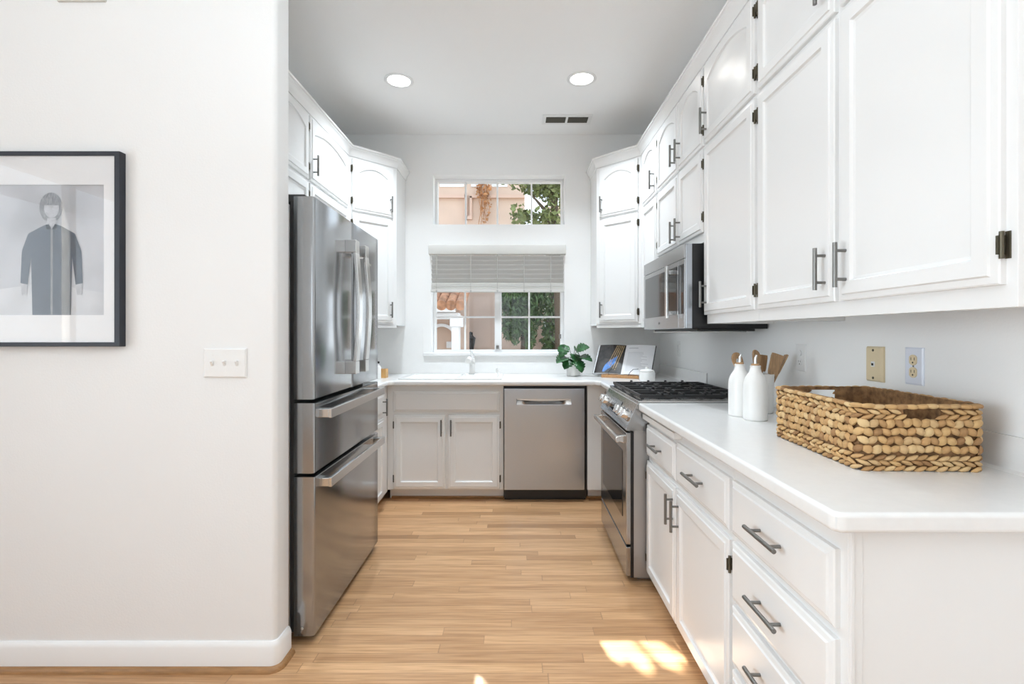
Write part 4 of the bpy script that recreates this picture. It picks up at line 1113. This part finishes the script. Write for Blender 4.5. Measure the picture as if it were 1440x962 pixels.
b = B(); cx_, cz_ = pe(606)-.0, pzz(478)
for k in range(16):
    a0_, a1_ = PI*k/16, PI*(k+1)/16
    for_ = [(cx_+r_*math.cos(a), DP+1.0, cz_+r_*math.sin(a)) for r_, a in ((.21, a0_), (.26, a0_), (.26, a1_), (.21, a1_))]
    b.prism(for_, (0, .1, 0))
b.link('arch_trim', 'white_ext', po)
B().box(pe(650)-2.4, pe(648), DP+1.1, DP+1.3, -.02, pzz(431)+.5).link('porch_wall', 'stucco', po)
B().box(pe(614), pe(627), DP+1.0, DP+1.12, pzz(492), pzz(482)).link('mailbox', 'blind', po)
# wall lantern
lx, lz = ex(662.5), ez(481)
la = thing('wall_lantern', 'dark wall lantern on the peach wall beyond the lower window', 'lantern', (lx, YN, lz-.15))
B().box(lx-.03, lx+.03, YN-.02, YN-.0005, lz-.05, lz+.18).tube([(lx, YN-.01, lz+.12), (lx, YN-.10, lz+.18), (lx, YN-.12, lz+.10)], .012, 8).link('bracket', 'darkdoor', la)
B().lathe((lx, YN-.12, lz-.14), [(0, 0), (.05, 0), (.06, .02), (.09, .20), (.10, .21), (.03, .27), (0, .28)], 6).link('lantern_body', 'darkdoor', la)

def leaves(b, cen, rad, n, size, weep=0):
    for _ in range(n):
        while True:
            p = Vector((R.uniform(-1, 1), R.uniform(-1, 1), R.uniform(-1, 1)))
            if p.length < 1: break
        c = Vector(cen)+Vector((p.x*rad[0], p.y*rad[1], p.z*rad[2]))
        a = Vector((R.gauss(0, 1), R.gauss(0, 1), R.gauss(0, 1)-weep)).normalized(); t = a.cross(Vector((R.gauss(0, 1), R.gauss(0, 1), R.gauss(0, 1)))).normalized()
        l_ = size*R.uniform(.7, 1.4); w_ = l_*(.28 if not weep else .14)
        b.f([b.v(c-a*l_/2), b.v(c+t*w_), b.v(c+a*l_/2), b.v(c-t*w_)])
# weeping shrub on the right of the lower window
T1 = 8.0
t1x = lambda x: (x-727)*T1/690
t1z = lambda y: CAM_H-(y-470)*T1/690
sh = thing('weeping_tree', 'dark green weeping tree in front of the peach wall', 'tree', (t1x(735), T1, -.02))
b = B()
for (x, y, rx, rz, n) in ((728, 418, .34, .30, 1100), (745, 428, .36, .30, 1100), (722, 440, .26, .30, 700), (738, 452, .26, .32, 700), (724, 468, .10, .22, 200), (745, 474, .12, .24, 220), (714, 462, .10, .2, 160), (740, 395, .5, .3, 900)):
    leaves(b, (t1x(x), T1, t1z(y)), (rx, .3, rz), n, .10, weep=1.2)
b.link('foliage', 'foliage', sh, recalc=False)
B().tube([(t1x(735), T1+.1, -.02), (t1x(737), T1+.05, 1.0), (t1x(740), T1, 2.2)], [.07, .06, .04], 10).link('trunk', 'bark', sh, smooth=60)
# hedge in the dark corner
hd = thing('dark_shrub', 'dark shrub in the shaded corner at far right of the lower window', 'shrub', (ex(780, 8.6), 8.6, -.02))
b = B(); leaves(b, (ex(777, 8.6), 8.6, 1.3), (.2, .25, .8), 500, .1); b.link('foliage', 'foliage', hd, recalc=False)
B().tube([(ex(780, 8.6), 8.6, -.02), (ex(780, 8.6), 8.6, 1.2)], .03, 8).link('trunk', 'bark', hd)
# dry vine hanging over the ledge
vn = thing('dry_vine', 'orange-brown dry vine hanging down the upper peach wall', 'vine', (ex(682), YN-.09, ez(316)))
b = B()
for k in range(7):
    xx = ex(682)+R.uniform(-.09, .09); ln = R.uniform(.35, .75); p = [Vector((xx, YN-.075, 4.1))]
    for q_ in range(8): p.append(p[-1]+Vector((R.uniform(-.03, .03), 0, -ln/8-.03)))
    b.tube(p, .006, 5); 
b.link('stems', 'dryvine', vn)
b = B()
leaves(b, (ex(681), YN-.12, 3.95), (.16, .05, .3), 130, .07); leaves(b, (ex(684), YN-.12, 3.55), (.10, .05, .35), 70, .06); b.link('foliage', 'dryvine', vn, recalc=False)
# tall tree on the right, seen in the upper window
tr = thing('tall_tree', 'tall loose-leaved tree at right of the upper window', 'tree', (ex(775, 7.6), 7.6, -.02))
t2x = lambda x: (x-727)*7.6/690
t2z = lambda y: CAM_H-(y-470)*7.6/690
b = B()
for (x, y, rx, rz, n) in ((770, 262, .35, .22, 420), (752, 262, .22, .12, 160), (783, 285, .22, .35, 260), (762, 305, .3, .14, 200), (742, 306, .22, .1, 90), (728, 300, .14, .16, 50), (790, 250, .5, .4, 400), (730, 256, .3, .08, 70), (772, 330, .3, .3, 260)):
    leaves(b, (t2x(x), 7.6, t2z(y)), (rx, .3, rz), n, .085)
b.link('foliage', 'foliage_light', tr, recalc=False)
B().tube([(t2x(792), 7.7, -.02), (t2x(786), 7.65, 2), (t2x(778), 7.6, 3.6), (t2x(772), 7.6, 4.2)], [.09, .08, .05, .02], 10).tube([(t2x(786), 7.65, 2.4), (t2x(765), 7.6, 3.2), (t2x(745), 7.6, 3.45)], [.04, .03, .01], 8).link('trunk', 'bark', tr, smooth=60)
# shade tree between the sun and the upper window; gaps in its crown let dapples onto the floor
shd = thing('shade_tree', 'leafy shade tree overhanging the yard above the kitchen windows', 'tree', (-3.2, 7.0, -.02))
b = B()
blobs = [(.375, 1.97, .026, .085, -.30), (.455, 1.945, .034, .115, -.30), (.568, 1.95, .040, .105, -.28), (.662, 1.94, .006, .08, -.25), (-.165, 1.74, .045, .10, -.5)]
S = SUN_TO
for gx in range(128):
    for gy in range(52):
        X = -1.15+gx*.020; Y = 1.42+gy*.020
        X += R.uniform(-.006, .006); Y += R.uniform(-.006, .006)
        hit = False
        for (bx, by, rx, ry_, sk_) in blobs:
            u_ = (X-bx-(Y-by)*sk_)/(rx+.016); v_ = (Y-by)/(ry_+.016)
            if u_*u_+v_*v_ < 1: hit = True
        if hit: continue
        t = (6.3+R.uniform(-.5, .5)-Y)/S.y
        c = Vector((X, Y, 0))+S*t
        a = Vector((R.gauss(0, 1), R.gauss(0, 1), 0)); a = (a-S*a.dot(S)).normalized(); tt = a.cross(S).normalized()
        l_ = .023
        b.f([b.v(c-a*l_), b.v(c+tt*l_*.8), b.v(c+a*l_), b.v(c-tt*l_*.8)])
b.link('foliage', 'foliage', shd, recalc=False)
B().tube([(-3.2, 7.0, -.02), (-3.1, 6.9, 2.5), (-2.6, 6.6, 4.2), (-1.4, 6.4, 5.0)], [.14, .12, .08, .03], 10).link('trunk', 'bark', shd, smooth=60)
